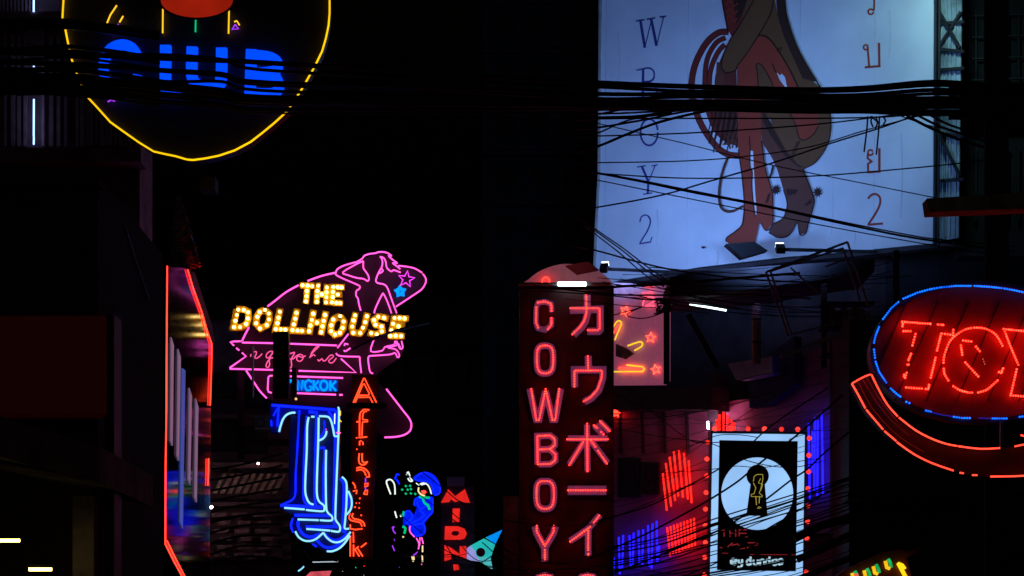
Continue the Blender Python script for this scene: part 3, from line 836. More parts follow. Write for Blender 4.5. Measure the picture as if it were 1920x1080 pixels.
for p in ([(225, 470), (245, 390), (275, 310), (320, 255), (380, 230), (430, 228)], [(600, 285), (580, 400), (575, 700), (560, 1000), (555, 1212), (575, 1310), (610, 1370), (660, 1390)], [(630, 278), (672, 280)],
          [(725, 290), (720, 600), (705, 1000), (703, 1250), (730, 1350), (790, 1400), (797, 1450), (770, 1475), (600, 1462), (565, 1457)], [(548, 1452), (400, 1440), (290, 1432)], [(730, 272), (840, 280), (880, 330), (905, 420), (920, 500), (930, 525), (975, 525)],
          [(965, 165), (982, 200), (975, 520), (955, 1000), (937, 1500), (945, 1590), (990, 1655), (995, 1710), (970, 1735), (880, 1722)], [(872, 1720), (620, 1702), (570, 1700)], [(730, 580), (780, 555), (815, 510), (825, 460)],
          [(820, 700), (815, 1000), (820, 1400), (840, 1490), (892, 1540), (885, 1592), (740, 1588)], [(725, 1588), (460, 1578)], [(1020, 1040), (1060, 1080), (1080, 1150), (1075, 1400), (1060, 1600), (1055, 1690), (1110, 1695)],
          [(1100, 1220), (1138, 1310), (1143, 1400), (1120, 1470), (1075, 1520)], [(430, 1730), (470, 1800), (540, 1845), (620, 1850), (700, 1820), (785, 1745)], [(785, 1745), (830, 1810), (900, 1860), (980, 1865), (1060, 1820), (1130, 1735)], [(830, 1980), (900, 1980), (990, 1940), (1060, 1870), (1120, 1780)]):
    bt(p, CYAN, 2.0)
for p, r in (([(130, 132), (500, 160), (930, 192)], 2.6), ([(220, 125), (212, 260), (205, 400)], 2.2), ([(125, 320), (130, 400)], 1.8), ([(150, 270), (200, 180)], 1.5), ([(480, 200), (455, 700), (435, 1000), (430, 1250), (390, 1330), (300, 1375), (240, 1400)], 1.9), ([(575, 270), (545, 700), (537, 1000), (532, 1280), (560, 1370), (620, 1400)], 2.2),
             ([(700, 210), (685, 700), (675, 1000), (675, 1300), (700, 1420)], 2.2), ([(670, 690), (770, 672), (800, 700), (785, 1000), (785, 1380)], 2.2), ([(940, 200), (935, 500), (925, 1000), (915, 1500), (930, 1660), (965, 1670)], 2.4), ([(1000, 1060), (1040, 1130), (1045, 1250), (1030, 1700), (1070, 1720)], 2.6),
             ([(240, 1400), (500, 1412), (770, 1425)], 3), ([(420, 1525), (650, 1528), (890, 1530)], 3), ([(560, 1672), (760, 1670), (960, 1668)], 3), ([(400, 1560), (375, 1660), (405, 1745)], 2), ([(465, 1600), (472, 1680), (530, 1765), (620, 1800), (740, 1765)], 3), ([(800, 1760), (880, 1830), (980, 1835), (1090, 1760)], 2.6), ([(700, 1845), (800, 1925), (900, 1930), (1020, 1880)], 2.6),
             ([(795, 330), (800, 420), (780, 490), (735, 550)], 1.8), ([(1100, 1250), (1112, 1340), (1085, 1430)], 2.2), ([(650, 1890), (700, 1925)], 2), ([(850, 210), (900, 290), (935, 430)], 2.4), ([(600, 215), (680, 225)], 3)):
    bt(p, BLUE, r, .07)
for p, m in (([(1000, 205), (998, 265)], YEL), ([(990, 320), (1012, 345)], YEL), ([(945, 480), (1005, 485)], PINK), ([(930, 240), (926, 370)], PALE), ([(815, 440), (826, 440)], PINK)):
    bt(p, m, 1.2, .12, 0)

# ------------------------------------------------------------------ after school vertical neon
pl = Pl((680, 40))
U = Z((640, 700, 720, 880), 480); V = Z((640, 870, 720, 1060), 455)
t = thing('vertical_script_sign', 'narrow vertical orange red neon sign between blue letters and pink dancer', 'sign', pl.pt((680, 1052)))
b = MB(); b.poly(pl, [(660, 703), (656, 1048), (697, 1050), (709, 703)], -.03, .12); b.build('backing_board', mat('dark_maroon_board', (.02, .007, .008), .6), t)
def at_(f, groups, kind=None):
    b = MB()
    for pts, sm_ in groups:
        b.neon(pl, f(*pts), 1.35, .05, False, sm_)
    b.build('letter', ORNG, t, kind=kind)
at_(U, [([(135, 330), (250, 58), (262, 58), (400, 340)], 0), ([(155, 330), (240, 125), (258, 118), (315, 230), (305, 248), (195, 248)], 0), ([(190, 270), (320, 268), (355, 335)], 0)])
at_(U, [([(315, 415), (270, 405), (235, 420), (210, 460), (205, 545), (205, 705)], 3), ([(290, 425), (255, 432), (240, 470), (238, 520), (295, 525), (295, 543), (238, 547), (232, 700)], 0), ([(170, 545), (205, 545)], 0), ([(165, 725), (290, 715)], 0)])
at_(U, [([(205, 810), (205, 770), (225, 752), (240, 765), (245, 805)], 0), ([(203, 900), (196, 985), (220, 1025), (265, 1025), (295, 990)], 3), ([(235, 900), (235, 980), (255, 1005), (280, 1000)], 3), ([(170, 852), (180, 856)], 0)])
at_(V, [([(160, 45), (200, 36), (250, 50), (288, 90), (298, 135), (265, 135)], 3), ([(160, 70), (200, 60), (240, 75), (262, 120)], 3), ([(245, 215), (285, 205), (280, 235), (245, 240)], 0), ([(240, 320), (255, 285), (280, 280), (275, 325), (240, 320)], 0)])
at_(V, [([(120, 195), (145, 230), (150, 260)], 0), ([(125, 290), (165, 280), (160, 320)], 0), ([(192, 372), (204, 362)], 0), ([(155, 417), (165, 417)], 0), ([(188, 417), (196, 417)], 0), ([(140, 465), (152, 455)], 0), ([(186, 465), (194, 474)], 0)], 'stuff')
at_(V, [([(95, 525), (82, 560), (95, 595), (140, 610), (200, 625), (220, 665)], 3), ([(125, 525), (115, 560), (140, 585), (200, 598), (240, 630), (248, 665)], 3), ([(95, 645), (97, 690), (150, 700), (225, 690)], 0), ([(206, 545), (218, 550)], 0)])
at_(V, [([(95, 985), (97, 745), (112, 725), (128, 730), (130, 840)], 0), ([(130, 860), (130, 985)], 0), ([(130, 922), (185, 880)], 0), ([(208, 888), (268, 842)], 0), ([(150, 918), (192, 985)], 0), ([(175, 902), (228, 985)], 0)])
b = MB(); b.neon(pl, V((258, 150), (258, 200)), 1.3, .05); b.neon(pl, V((258, 250), (258, 275)), 1.3, .05); b.build('violet_tube', PURP, t)
b = MB(); b.bar(pl.pt((650, 761), .1), pl.pt((725, 761), .1), .08, .1); b.build('bracket', DARK, t)

# ------------------------------------------------------------------ cowgirl neon, midnight sign
pl = Pl((775, 44))
G = Z((700, 860, 1000, 1080), 1473)
t = thing('cowgirl_neon_sign', 'small blue neon cowgirl with wide hat and pink legs', 'sign', pl.pt((780, 1058)))
BF = emis('blue_glow_face', (.0, .012, .95), 1.0, .4, 7)  # plates glow in place of the tubes' blurred blue light
b = MB(); b.poly(pl, smooth(G((372, 165), (470, 125), (560, 150), (620, 250), (600, 330), (548, 330), (535, 270), (500, 215), (390, 198)), 3, True), 0, .06); b.build('hat', BF, t)
b = MB(); b.poly(pl, G((375, 370), (440, 345), (545, 350), (550, 490), (470, 590), (472, 690), (430, 712), (375, 712), (330, 650), (310, 600), (275, 620), (275, 500), (330, 475), (375, 520), (400, 450), (375, 430)), 0, .06); b.build('dress', BF, t)
def cg(pts, m, r=1.7, sm=3, name='neon_tube'):
    b = MB(); b.neon(pl, G(*pts), r, .04, False, sm); b.build(name, m, t)
for p in ([(375, 180), (420, 145), (475, 128), (540, 155), (590, 215), (615, 275), (603, 322), (565, 335)], [(375, 190), (430, 205), (500, 212), (540, 250), (550, 300)], [(375, 430), (385, 375), (430, 350)], [(545, 360), (545, 480), (520, 520), (455, 585)], [(420, 470), (470, 520), (400, 570), (330, 600)], [(285, 500), (330, 480), (360, 540), (300, 600)], [(345, 620), (460, 600), (468, 690), (380, 715)], [(200, 190), (215, 145), (240, 150)], [(215, 190), (240, 235)], [(400, 400), (430, 460), (480, 440)]):
    cg(p, BLUE, 1.7)
for p in ([(395, 222), (420, 240), (455, 225), (500, 240), (525, 290), (533, 330)], [(440, 240), (490, 228)], [(160, 328), (122, 225), (132, 197), (165, 195), (195, 240), (200, 330)], [(305, 150), (322, 122), (340, 175), (360, 205), (335, 205), (318, 180)], [(198, 485), (215, 545)], [(250, 515), (255, 535)]):
    cg(p, PALE, 1.5)
for p in ([(418, 265), (415, 300), (440, 330), (475, 342)], [(270, 715), (280, 725)]):
    cg(p, CREAM, 1.6)
cg([(445, 305), (465, 298), (480, 308), (462, 318), (450, 310)], RED, 1.6)
for p in ([(420, 352), (520, 360)], [(455, 365), (470, 405), (500, 430), (520, 470)], [(500, 420), (515, 465)], [(280, 485), (272, 530)], [(268, 625), (295, 640), (285, 690)]):
    cg(p, GREEN, 2.4)
for q in ((265, 285), (298, 252), (338, 250), (298, 322), (345, 320), (385, 325), (315, 285), (345, 280)):
    cg([(q[0] - 6, q[1] - 6), (q[0] + 8, q[1] + 6)], GREEN, 2.0, 0)
for p in ([(338, 620), (336, 670), (380, 722)], [(395, 730), (420, 780), (415, 835)], [(445, 725), (460, 785)], [(430, 725), (425, 800)]):
    cg(p, PINK, 1.3)
for p in ([(410, 850), (390, 875), (365, 890)], [(170, 640), (190, 625), (180, 655), (205, 690)], [(188, 740), (196, 760)], [(175, 800), (195, 850)]):
    cg(p, PURP, 1.2)
for p in ([(355, 900), (368, 948)], [(453, 800), (453, 860)], [(450, 888), (453, 950)], [(372, 900), (375, 940)]):
    cg(p, CREAM, 1.5)
b = MB(); b.rect(pl, 752, 1040, 800, 1046, -.1, .1); b.build('mount', DARK, t)

pl = Pl((860, 47))
t = thing('midnight_sign', 'vertical sign of flat red letters on black with pale blue star', 'sign', pl.pt((860, 1085)))
b = MB(); b.rect(pl, 826, 912, 890, 1110, -.01, .2); b.build('board', BOARD, t)
RF = emis('red_letter_face', (.78, .018, .014), 1.0, .2, 6)
def mf(polys):
    b = MB()
    for i, p in enumerate(polys):
        b.poly(pl, G(*p), .04 + .002 * i, .04)
    b.build('letter', RF, t)
mf([[(622, 405), (690, 280), (752, 345), (843, 280), (890, 405), (830, 400), (800, 385), (752, 400), (712, 372), (700, 398)]])
mf([[(730, 458), (796, 458), (791, 582), (728, 582)]])
mf([[(660, 622), (780, 622), (735, 665), (715, 690), (655, 745)], [(780, 622), (840, 645), (860, 690), (840, 735), (795, 745), (770, 710), (792, 690), (780, 665), (738, 664)], [(655, 745), (715, 690), (735, 708), (770, 710), (795, 745)]])
mf([[(655, 795), (715, 820), (795, 878), (795, 805), (855, 805), (855, 920), (715, 868), (715, 925), (655, 942)]])
mf([[(735, 975), (780, 970), (792, 1020), (740, 1028)]])
b = MB(); b.rect(pl, 838, 894, 871, 911, .05, .15); b.build('name_box', mat('grey_name_box', (.25, .23, .27), .7), t)
pl2 = Pl((900, 46))
t = thing('star_light_sign', 'pale blue and teal lit star wedge beside the red letters', 'sign', pl2.pt((905, 1070)))
for p, c in (([(1185, 655), (1040, 722), (1120, 790)], (.0, .28, .95)), ([(1040, 722), (895, 800), (935, 850), (950, 900), (1080, 912), (1120, 790)], (.02, .52, .50)), ([(895, 800), (860, 825), (860, 930), (985, 945), (950, 900), (935, 850)], (.33, .33, .78)), ([(985, 945), (1100, 1022), (1080, 912), (950, 900)], (.08, .52, .55))):
    b = MB(); b.poly(pl2, G(*p), .03, .12); b.build('star_face', emis('star_' + str(len(MATS)), c, .85, .15, 4), t)
b = MB(); b.poly(pl2, G(*ell(988, 862, 42, 42, 18)), .04, .03); b.build('boss', mat('dull_red_boss', (.35, .05, .05), .5), t)

b = MB(); pp = Pl((958, 43)); b.rect(pp, 944, 930, 972, 1260, 0, .3)
tag(b.build('red_post', mat('oxide_red_paint', (.6, .06, .04), .7, 0, .5, 4, .3)), 'rusty red square post beside the cowboy sign', 'post')

# ------------------------------------------------------------------ vertical cowboy sign
pl = Pl((1060, 35))
J = Z((970, 540, 1160, 820), 733); M_ = Z((970, 770, 1160, 1080), 662)
t = thing('vertical_cowboy_sign', 'tall black sign with red cowboy letters and katakana beside them', 'sign', pl.pt((1060, 1230)))
b = MB(); b.rect(pl, 974, 535, 1151, 1230, 0, .45); b.build('cabinet', mat('black_cabinet', (.085, .022, .028), .45, 0, .3, 3), t)
FACE = lit('lilac_letter_face', (.20, .13, .24), (.06, .018, .058), 1.0)
def cow(f, plates, leds, w=9.5, closed=False):
    b = MB()
    if closed:
        plates, leds = [smooth(p, 3, True) for p in plates], [smooth(p, 3, True) for p in leds]
    for pts in plates:
        b.ribbon(pl, f(*pts), w, .05, .05, closed)
    le = b.build('channel_letter', FACE, t)
    b = MB()
    for pts in leds:
        for p in along(f(*pts), 4.6, closed):
            b.ball(pl.pt(p, .085), pl.m(1.3), 6, 4)
    b.build('led_strip', REDLED, le, kind='stuff')
cow(J, [[(250, 172), (245, 115), (200, 97), (150, 105), (137, 140), (135, 250), (150, 290), (200, 302), (247, 268), (250, 212)]], [[(150, 105), (200, 97), (245, 115), (247, 165)], [(137, 140), (135, 250), (150, 285)], [(247, 218), (247, 265), (222, 297)]])
cow(J, [[(200, 415), (240, 425), (258, 465), (258, 560), (240, 605), (200, 618), (160, 605), (143, 560), (143, 465), (160, 425)]], [[(200, 415), (240, 425), (258, 465), (258, 560), (240, 605), (200, 618), (160, 605), (143, 560), (143, 465), (160, 425)]], 11.5, True)
w_ = [(100, 730), (137, 955), (158, 955), (205, 730), (255, 955), (275, 955), (303, 730)]
cow(J, [[(90, 728), (137, 950), (158, 950), (203, 745)], [(205, 745), (255, 950), (275, 950), (315, 728)]], [w_], 12)
bo = [[(133, 350), (130, 165), (215, 162), (245, 185), (245, 225), (215, 250), (145, 253)], [(215, 252), (248, 285), (248, 325), (215, 348), (140, 350)]]
cow(M_, bo, bo, 11.5)
oo = [(180, 460), (215, 465), (237, 500), (237, 590), (220, 630), (180, 642), (145, 630), (127, 590), (127, 500), (145, 465)]
cow(M_, [oo], [oo], 12, True)
cow(M_, [[(115, 755), (127, 800), (180, 900), (180, 985)], [(250, 755), (236, 800), (180, 895)]], [[(127, 752), (127, 790), (180, 885), (238, 790), (238, 752)], [(180, 910), (180, 972)]], 13)
cow(J, [[(380, 160), (600, 152), (600, 300), (588, 312), (508, 312)], [(505, 40), (508, 180), (493, 240), (463, 285), (408, 338)]], [[(385, 146), (595, 146), (597, 290), (585, 305), (510, 305)], [(498, 28), (500, 180), (485, 235), (455, 280), (398, 335)]], 13)
cow(J, [[(513, 490), (516, 590)], [(416, 715), (412, 590), (620, 590), (618, 655), (590, 738), (538, 795), (485, 822)]], [[(510, 492), (513, 595)], [(413, 712), (413, 597), (613, 597), (610, 650), (580, 735), (530, 790), (480, 820)]], 13)
cow(M_, [[(330, 180), (590, 180)], [(455, 90), (460, 395)], [(430, 210), (340, 350)], [(485, 200), (590, 340)], [(505, 95), (560, 158)], [(540, 70), (603, 135)]], [[(325, 187), (592, 187)], [(456, 85), (458, 395)], [(430, 205), (340, 355)], [(480, 195), (510, 235)], [(527, 262), (585, 345)], [(500, 95), (520, 112)], [(548, 140), (563, 155)], [(540, 68), (603, 133)]], 11)
cow(M_, [[(330, 520), (582, 520)]], [[(332, 520), (578, 520)]], 17)
cow(M_, [[(540, 682), (460, 775), (345, 850)], [(463, 775), (463, 945)]], [[(535, 685), (500, 732)], [(475, 760), (345, 855)], [(463, 770), (463, 910)], [(463, 935), (463, 940)]], 12)
g2 = [(115, 1110), (140, 1082), (180, 1072), (220, 1082), (235, 1110), (220, 1160), (120, 1270), (240, 1270)]
cow(M_, [g2], [g2], 10)
g3 = [(x + 278, y) for x, y in g2]
cow(M_, [g3], [g3], 10)
# arched roof of the sign with its strip lamp
pA = Pl((1060, 35.6))
Y6 = Z((960, 480, 1260, 780), 1080)
t = thing('arched_sign_top', 'pale arched top panel above the vertical cowboy sign', 'panel', pA.pt((1060, 535)))
b = MB(); b.poly(pA, smooth(Y6((95, 205), (110, 160), (200, 95), (330, 55), (450, 60), (560, 95), (625, 130), (640, 205)), 3, True), .15, .2); b.build('face', lit('rose_white_glow_panel', (.75, .55, .58), (.12, .03, .045), 1.0, .7), t)  # face glows by itself, standing in for the strip lamp's light on it
b = MB(); b.poly(pA, Y6((358, 66), (512, 35), (592, 95), (440, 126)), .4, .05); b.build('red_flap', mat('red_fabric', (.5, .02, .03), .8), t)
b = MB(); b.neon(pA, Y6((205, 205), (205, 165), (225, 143), (248, 155), (250, 180), (230, 190), (232, 205)), 1.4, .25, False, 3); b.build('neon_tube', RED, t)
t = thing('strip_lamp', 'bright white strip lamp on a thin bar above the cowboy sign', 'light', pA.pt((1075, 538), .8))
b = MB(); b.tube([pA.pt(Y6((40, 190))[0], .7), pA.pt(Y6((660, 190))[0], .7)], .03); b.build('bar', STEEL, t)
b = MB(); b.tube([pA.pt(Y6((310, 188))[0], .75), pA.pt(Y6((335, 188))[0], .75), pA.pt(Y6((475, 189))[0], .75), pA.pt(Y6((500, 189))[0], .75)], .034, 8); b.build('tube', WHITE, t)

# ------------------------------------------------------------------ star panel beside the cowboy sign
pl = Pl((1200, 38), (1252, 37.6))
X = Z((1140, 520, 1260, 730), 617)
t = thing('star_panel_sign', 'pale panel with red neon stars and yellow finger shapes', 'sign', pl.pt((1195, 724)))
b = MB(); b.poly(pl, [(1100, 528), (1100, 722), (1240, 721), (1248, 714), (1249, 534)], 0, .12); b.build('panel', lit('blush_panel', (.6, .45, .5), (.17, .035, .075), 1.0, .7), t)
def sp(pts, m, r=1.3, closed=False, sm=0, off=.05):
    b = MB(); b.neon(pl, X(*pts), r, off, closed, sm); b.build('neon_tube', m, t)
for cx_, cy_, r_, ro in ((165, 325, 52, 20), (410, 582, 52, 5), (460, 888, 50, -12)):
    b = MB(); b.neon(pl, X(*star(cx_, cy_, r_, ro)), 1.0, .035, True); b.build('star', emis('scarlet_star_neon', (4.5, .30, .14)), t)
sp([(65, 605), (100, 520), (128, 450), (120, 425), (98, 420), (75, 440), (40, 500)], YEL, 1.5, False, 3)
sp([(55, 535), (105, 450)], RED, 1.2)
sp([(190, 660), (300, 622), (330, 632), (325, 665), (255, 705)], YEL, 1.5, False, 2)
sp([(180, 845), (330, 862), (352, 885), (330, 908), (60, 910)], YEL, 1.5)
sp([(105, 868), (335, 872)], RED, 1.1); sp([(115, 893), (335, 893)], RED, 1.1); sp([(100, 880), (330, 882)], RED, 1.0)
RO = emis('rose_neon', (2.2, .16, .28))
sp([(335, 280), (345, 225), (400, 190), (440, 205), (430, 240), (350, 285), (440, 270), (430, 290)], RO, 1.2, False, 3)
sp([(280, 172), (400, 180), (430, 165), (430, 200)], RO, 1.2); sp([(355, 95), (450, 96)], RO, 1.4); sp([(330, 150), (430, 145)], RO, 1.2)
b = MB(); b.poly(pl, X((75, 640), (190, 690), (250, 735), (170, 790), (75, 760)), .02, .03); b.build('faded_print', mat('grey_print', (.3, .24, .32), .8, 0, .5, 9), t)

# ------------------------------------------------------------------ neon hands on the mauve wall
B2 = Z((1130, 740, 1340, 1080), 667); B3 = Z((1280, 720, 1920, 1080), 1920)
def hand(label, f, tubes, m, r, off=.22):
    x = [p for a, c in tubes for p in f(a, c)]
    t = thing('neon_hand', label, 'neon sign', pW.pt((sum(p[0] for p in x) / len(x), max(p[1] for p in x)), .1), 'neon hands on the mauve wall')
    for a, c in tubes:
        b = MB(); b.neon(pW, f(a, c), r, off); b.build('tube', m, t)
    return t
REDH = emis('red_hand_tube', (2.3, .035, .02), 1.0, .25, 2)
BLUH = emis('blue_hand_tube', (.03, .025, 2.8), 1.0, .25, 2)
hand('red neon hand of upright tubes high on the mauve wall', B2, [((358, 470), (382, 690)), ((376, 408), (408, 665)), ((398, 368), (432, 632)), ((424, 340), (450, 605)), ((454, 332), (478, 612)), ((484, 348), (508, 622)), ((512, 392), (530, 645))], REDH, 2.0)
hand('lower red block of upright neon tubes beside the keyhole sign', B2, [((384 + 20 * i, 790 - 7 * i), (402 + 18.5 * i, 962 - 8 * i)) for i in range(9)], REDH, 2.0)
hand('blue neon hand of upright tubes low beside the cowboy sign', B2, [((x, y0), (x + (6 if i % 2 else -6), y1)) for i, (x, y0, y1) in enumerate([(68, 970, 1075), (96, 848, 1068), (122, 836, 1040), (160, 838, 1020), (185, 822, 1012), (213, 808, 1000), (241, 803, 1010), (270, 777, 1022), (297, 767, 1034), (321, 752, 1010), (337, 900, 960)])], BLUH, 2.0)
hand('tall blue neon tubes on the wall just past the keyhole sign', B3, [((708, 222), (716, 655)), ((744, 190), (740, 600)), ((760, 205), (757, 642)), ((782, 162), (789, 618)), ((730, 260), (728, 500))], BLUH, 1.9, .5)
hand('small red neon fingers rising above the keyhole sign', B3, [((192, 200), (188, 258)), ((208, 172), (206, 262)), ((230, 158), (230, 262)), ((252, 175), (254, 262)), ((272, 200), (276, 262)), ((286, 215), (292, 258))], REDH, 2.3, .5)
b = MB(); b.tube([pW.pt((1152, 770), .12), pW.pt((1157, 774), .12)], .03); b.neon(pW, B2(*star(82, 112, 22, 5)), 1.4, .1, True)
tag(b.build('red_star_light', RED), 'little red neon star at the top of the mauve wall', 'neon sign')
b = MB(); b.tube([pW.pt((1327, 790), .5), pW.pt((1328, 804), .5)], pW.m(1.6)); tag(b.build('wall_lamp', emis('hot_white_tube', (1, .55, .9), 140)), 'short white wall tube by the pier near the keyhole sign', 'light')

# ------------------------------------------------------------------ keyhole light box
pl = Pl((1420, 30))
Kz = Z((1320, 790, 1560, 1080), 894)
t = thing('keyhole_light_box', 'white edged light box with black keyhole in a circle, ringed by red bulbs', 'sign', pl.pt((1415, 1140)))
b = MB(); b.poly(pl, Kz((48, 68), (28, 1300), (692, 1300), (718, 74)), 0, .3); b.build('cabinet', DARK, t)
LB = emis('pale_blue_light_face', (.31, .56, .95), 1.0, .14, 1.5)
b = MB(); b.ribbon(pl, Kz((84, 108), (66, 1062), (666, 1072), (680, 114)), 12.6, .02, .015, True); b.build('lit_border', LB, t)
b = MB(); b.poly(pl, Kz((108, 131), (92, 1031), (640, 1041), (655, 143)), .035, .03); b.build('black_panel', mat('black_acrylic', (.025, .014, .018), .25), t)
b = MB(); b.poly(pl, Kz(*ell(372, 505, 251, 253, 48)), .045, .008); b.build('lit_disc', LB, t)
b = MB(); kp = ell(375, 380, 78, 78, 24, 130, 410)
b.poly(pl, Kz(*(kp + [(445, 662), (295, 658)])), .06, .01); kh = b.build('keyhole', MATS['black_acrylic'], t)
YL = emis('dull_yellow_line', (.42, .34, .05), .9)
b = MB()
for p in ([(345, 420), (350, 385), (370, 371), (410, 371), (412, 400), (395, 480), (385, 500), (408, 520), (404, 528), (330, 525), (330, 510), (350, 505), (362, 465), (345, 430)], [(362, 522), (366, 580), (372, 590)], [(388, 522), (385, 575)], [(372, 607), (385, 596), (400, 603), (380, 609)], [(395, 400), (380, 430), (410, 440), (398, 480)]):
    b.neon(pl, Kz(*p), .7, .07)
b.build('figure_line', YL, kh)
RL = emis('dim_red_line', (.33, .02, .03), .8)
def kl(strokes, w, m, name):
    b = MB()
    for p in strokes:
        b.ribbon(pl, Kz(*p), w, .05, .012)
    b.build(name, m, t)
kl([[(115, 760), (168, 760)], [(141, 760), (141, 805)]], 1.5, RL, 'letter')
kl([[(182, 756), (182, 806)], [(222, 756), (222, 806)], [(182, 782), (222, 782)]], 1.5, RL, 'letter')
kl([[(300, 757), (246, 757), (246, 806), (304, 806)], [(246, 782), (296, 782)]], 1.5, RL, 'letter')
kl([[(112, 850), (124, 850)], [(110, 880), (128, 884)]], 1.3, RL, 'letter')
kl([[(165, 878), (182, 862), (200, 848)], [(190, 866), (238, 856)]], 1.5, RL, 'letter')
kl([[(250, 890), (285, 886)], [(240, 862), (252, 874)]], 1.5, RL, 'letter')
kl([[(300, 885), (322, 868)], [(306, 848), (374, 848), (374, 862), (344, 866)]], 1.5, RL, 'letter')
kl([[(120, 920), (168, 921)], [(320, 930), (635, 932)]], .8, RL, 'thin_line')
LT = emis('pale_letter_face', (.42, .66, .80), .9, .3, 20)
def kd(strokes):
    b = MB()
    for p in strokes:
        b.ribbon(pl, Kz(*p), 3.7, .05, .02, False, 3)
    b.build('letter', LT, t)
kd([[(192, 982), (226, 976), (222, 964), (204, 960), (190, 970), (192, 992), (212, 1000), (226, 992)]])
kd([[(242, 965), (244, 985), (258, 992)], [(266, 963), (266, 1002), (252, 1020), (236, 1014)]])
def dd(x):
    return [[(x + 26, 945), (x + 26, 1004)], ell(x + 13, 984, 14, 18, 14, 0, 359)]
kd(dd(300))
kd([[(346, 966), (347, 992), (360, 1004), (374, 994), (376, 966)], [(376, 966), (378, 1004)]])
kd([[(392, 1006), (392, 966)], [(392, 978), (406, 964), (420, 976), (421, 1006)]])
kd(dd(432))
for x in (478, 520):
    kd([[(x, 986), (x + 32, 980), (x + 28, 966), (x + 14, 962), (x, 974), (x + 2, 994), (x + 16, 1004), (x + 32, 996)]])
BR = emis('red_bulb', (2.2, .075, .05), 1.0, .2, 2, .75)
bulbs = [(25, 147), (20, 263), (18, 380), (14, 497), (10, 613), (10, 730), (10, 848), (5, 950), (3, 1072), (75, 52), (190, 52), (308, 52), (423, 53), (541, 55), (655, 56), (735, 118), (732, 237), (729, 352), (725, 470), (727, 590), (724, 700), (720, 820), (716, 940), (713, 1052)]
rb = MB(); rb.ball((0, 0, 0), 4.6 * K * 30, 10, 7, .8)
me = bpy.data.meshes.new('red_bulb'); me.from_pydata([tuple(v) for v in rb.v], [], rb.f); me.materials.append(BR)
for p in bulbs:
    o = bpy.data.objects.new('red_bulb', me); COL.objects.link(o); o.parent = t; o.location = pl.pt(Kz(p)[0], -.05) - ORG[t.name]

# ------------------------------------------------------------------ oval sign
pl = Pl((1800, 22))
O = Z((1580, 500, 1920, 910), 896); OL = Z((1660, 580, 1920, 760), 1560)
t = thing('oval_bar_sign', 'oval red lettered sign rimmed in blue lights over a curved red neon swoosh', 'sign', pl.pt((1820, 900)))
ov = ell(1838, 660, 198, 125, 56)
b = MB(); b.poly(pl, ell(1838, 660, 204, 131, 56), -.02, .3); b.build('oval_board', mat('russet_board', (.22, .035, .02), .5, 0, .3, 2, .05), t)
for i in range(7):
    x = 1660 + i * 58
    b = MB(); b.ribbon(pl, [(x + 40, 566), (x - 40, 752)], 2.2, -.012, .006); b.build('board_seam', DARK, t)
b = MB(); b.ribbon(pl, ell(1838, 660, 203, 130, 56), 7, .02, .1, True); b.build('rim', mat('dark_rim', (.05, .02, .03), .4), t)
arcs = [[(200, 258), (240, 205), (275, 175)], [(300, 158), (370, 128), (430, 112)], [(440, 110), (480, 103)], [(490, 102), (560, 95), (632, 95)], [(652, 95), (720, 99), (785, 106)], [(800, 108), (850, 117), (900, 128), (980, 152)], [(155, 375), (163, 340), (180, 298)], [(155, 410), (160, 450)], [(163, 470), (180, 520), (215, 572)],
        [(238, 602), (262, 625), (285, 642)], [(315, 668), (330, 674)], [(412, 711), (435, 716)], [(550, 742), (590, 748), (628, 748)], [(740, 750), (810, 750)], [(875, 742), (940, 735)]]
for a in arcs:
    b = MB()
    for p in along(O(*a), 4.6):
        b.ball(pl.pt(p, .07), pl.m(1.9), 6, 4)
    b.build('blue_led_strip', BLUELED, t, kind='stuff')
b = MB()
for p in along(O((445, 722), (490, 732), (540, 740)), 4) + along(O((675, 748), (735, 750)), 4):
    b.ball(pl.pt(p, .07), pl.m(1.3), 6, 4)
b.build('blue_led_strip', emis('faint_blue_led', (.01, .02, .5)), t, kind='stuff')
TL = [[(190, 140), (300, 148), (420, 158), (505, 163)], [(590, 170), (600, 172)], [(630, 175), (650, 176)], [(197, 165), (193, 190)], [(205, 245), (285, 245)], [(340, 278), (305, 405)], [(288, 500), (262, 570)], [(250, 623), (262, 623)], [(240, 715), (222, 770)], [(212, 735), (210, 755)], [(235, 880), (410, 892)], [(455, 896), (487, 896), (492, 850)], [(512, 768), (565, 545)], [(582, 462), (628, 275)], [(640, 272), (762, 290)], [(765, 232), (763, 262)]]
OO = [smooth([(655, 600), (665, 515), (715, 380), (775, 305), (880, 235), (962, 210)], 4), smooth([(1000, 207), (1090, 210), (1180, 240), (1255, 300), (1318, 410)], 4), smooth([(658, 670), (665, 725), (708, 798)], 3), smooth([(765, 865), (840, 910), (945, 937), (975, 937)], 3), smooth([(1045, 935), (1130, 910), (1190, 865), (1262, 800)], 3), [(1325, 665), (1300, 715)], [(1280, 705), (1310, 710)], [(875, 350), (965, 362)], [(1020, 420), (1062, 470)], [(850, 405), (865, 510)], [(900, 598), (1045, 755)]]
YY = [[(1330, 222), (1450, 234), (1560, 245), (1640, 255)], [(1345, 250), (1400, 400), (1495, 622)], [(1478, 675), (1415, 945)], [(1410, 968), (1560, 980), (1640, 985)], [(1640, 255), (1690, 480)], [(1690, 480), (1790, 270)], [(1790, 270), (1950, 290)], [(1950, 300), (1790, 640), (1740, 980)], [(1640, 985), (1740, 990)]]
for grp in (TL, OO, YY):
    b = MB()
    for a in grp:
        for p in along(OL(*a), 4.9):
            b.ball(pl.pt(p, .05), pl.m(1.85), 6, 4)
    b.build('led_letter', emis('scarlet_led', (18.0, .24, .12), 1.0, .5, 16), t, kind='stuff')
b = MB()
for p in OL((1098, 560), (1108, 588), (1118, 615)):
    b.ball(pl.pt(p, .05), pl.m(1.2), 6, 4)
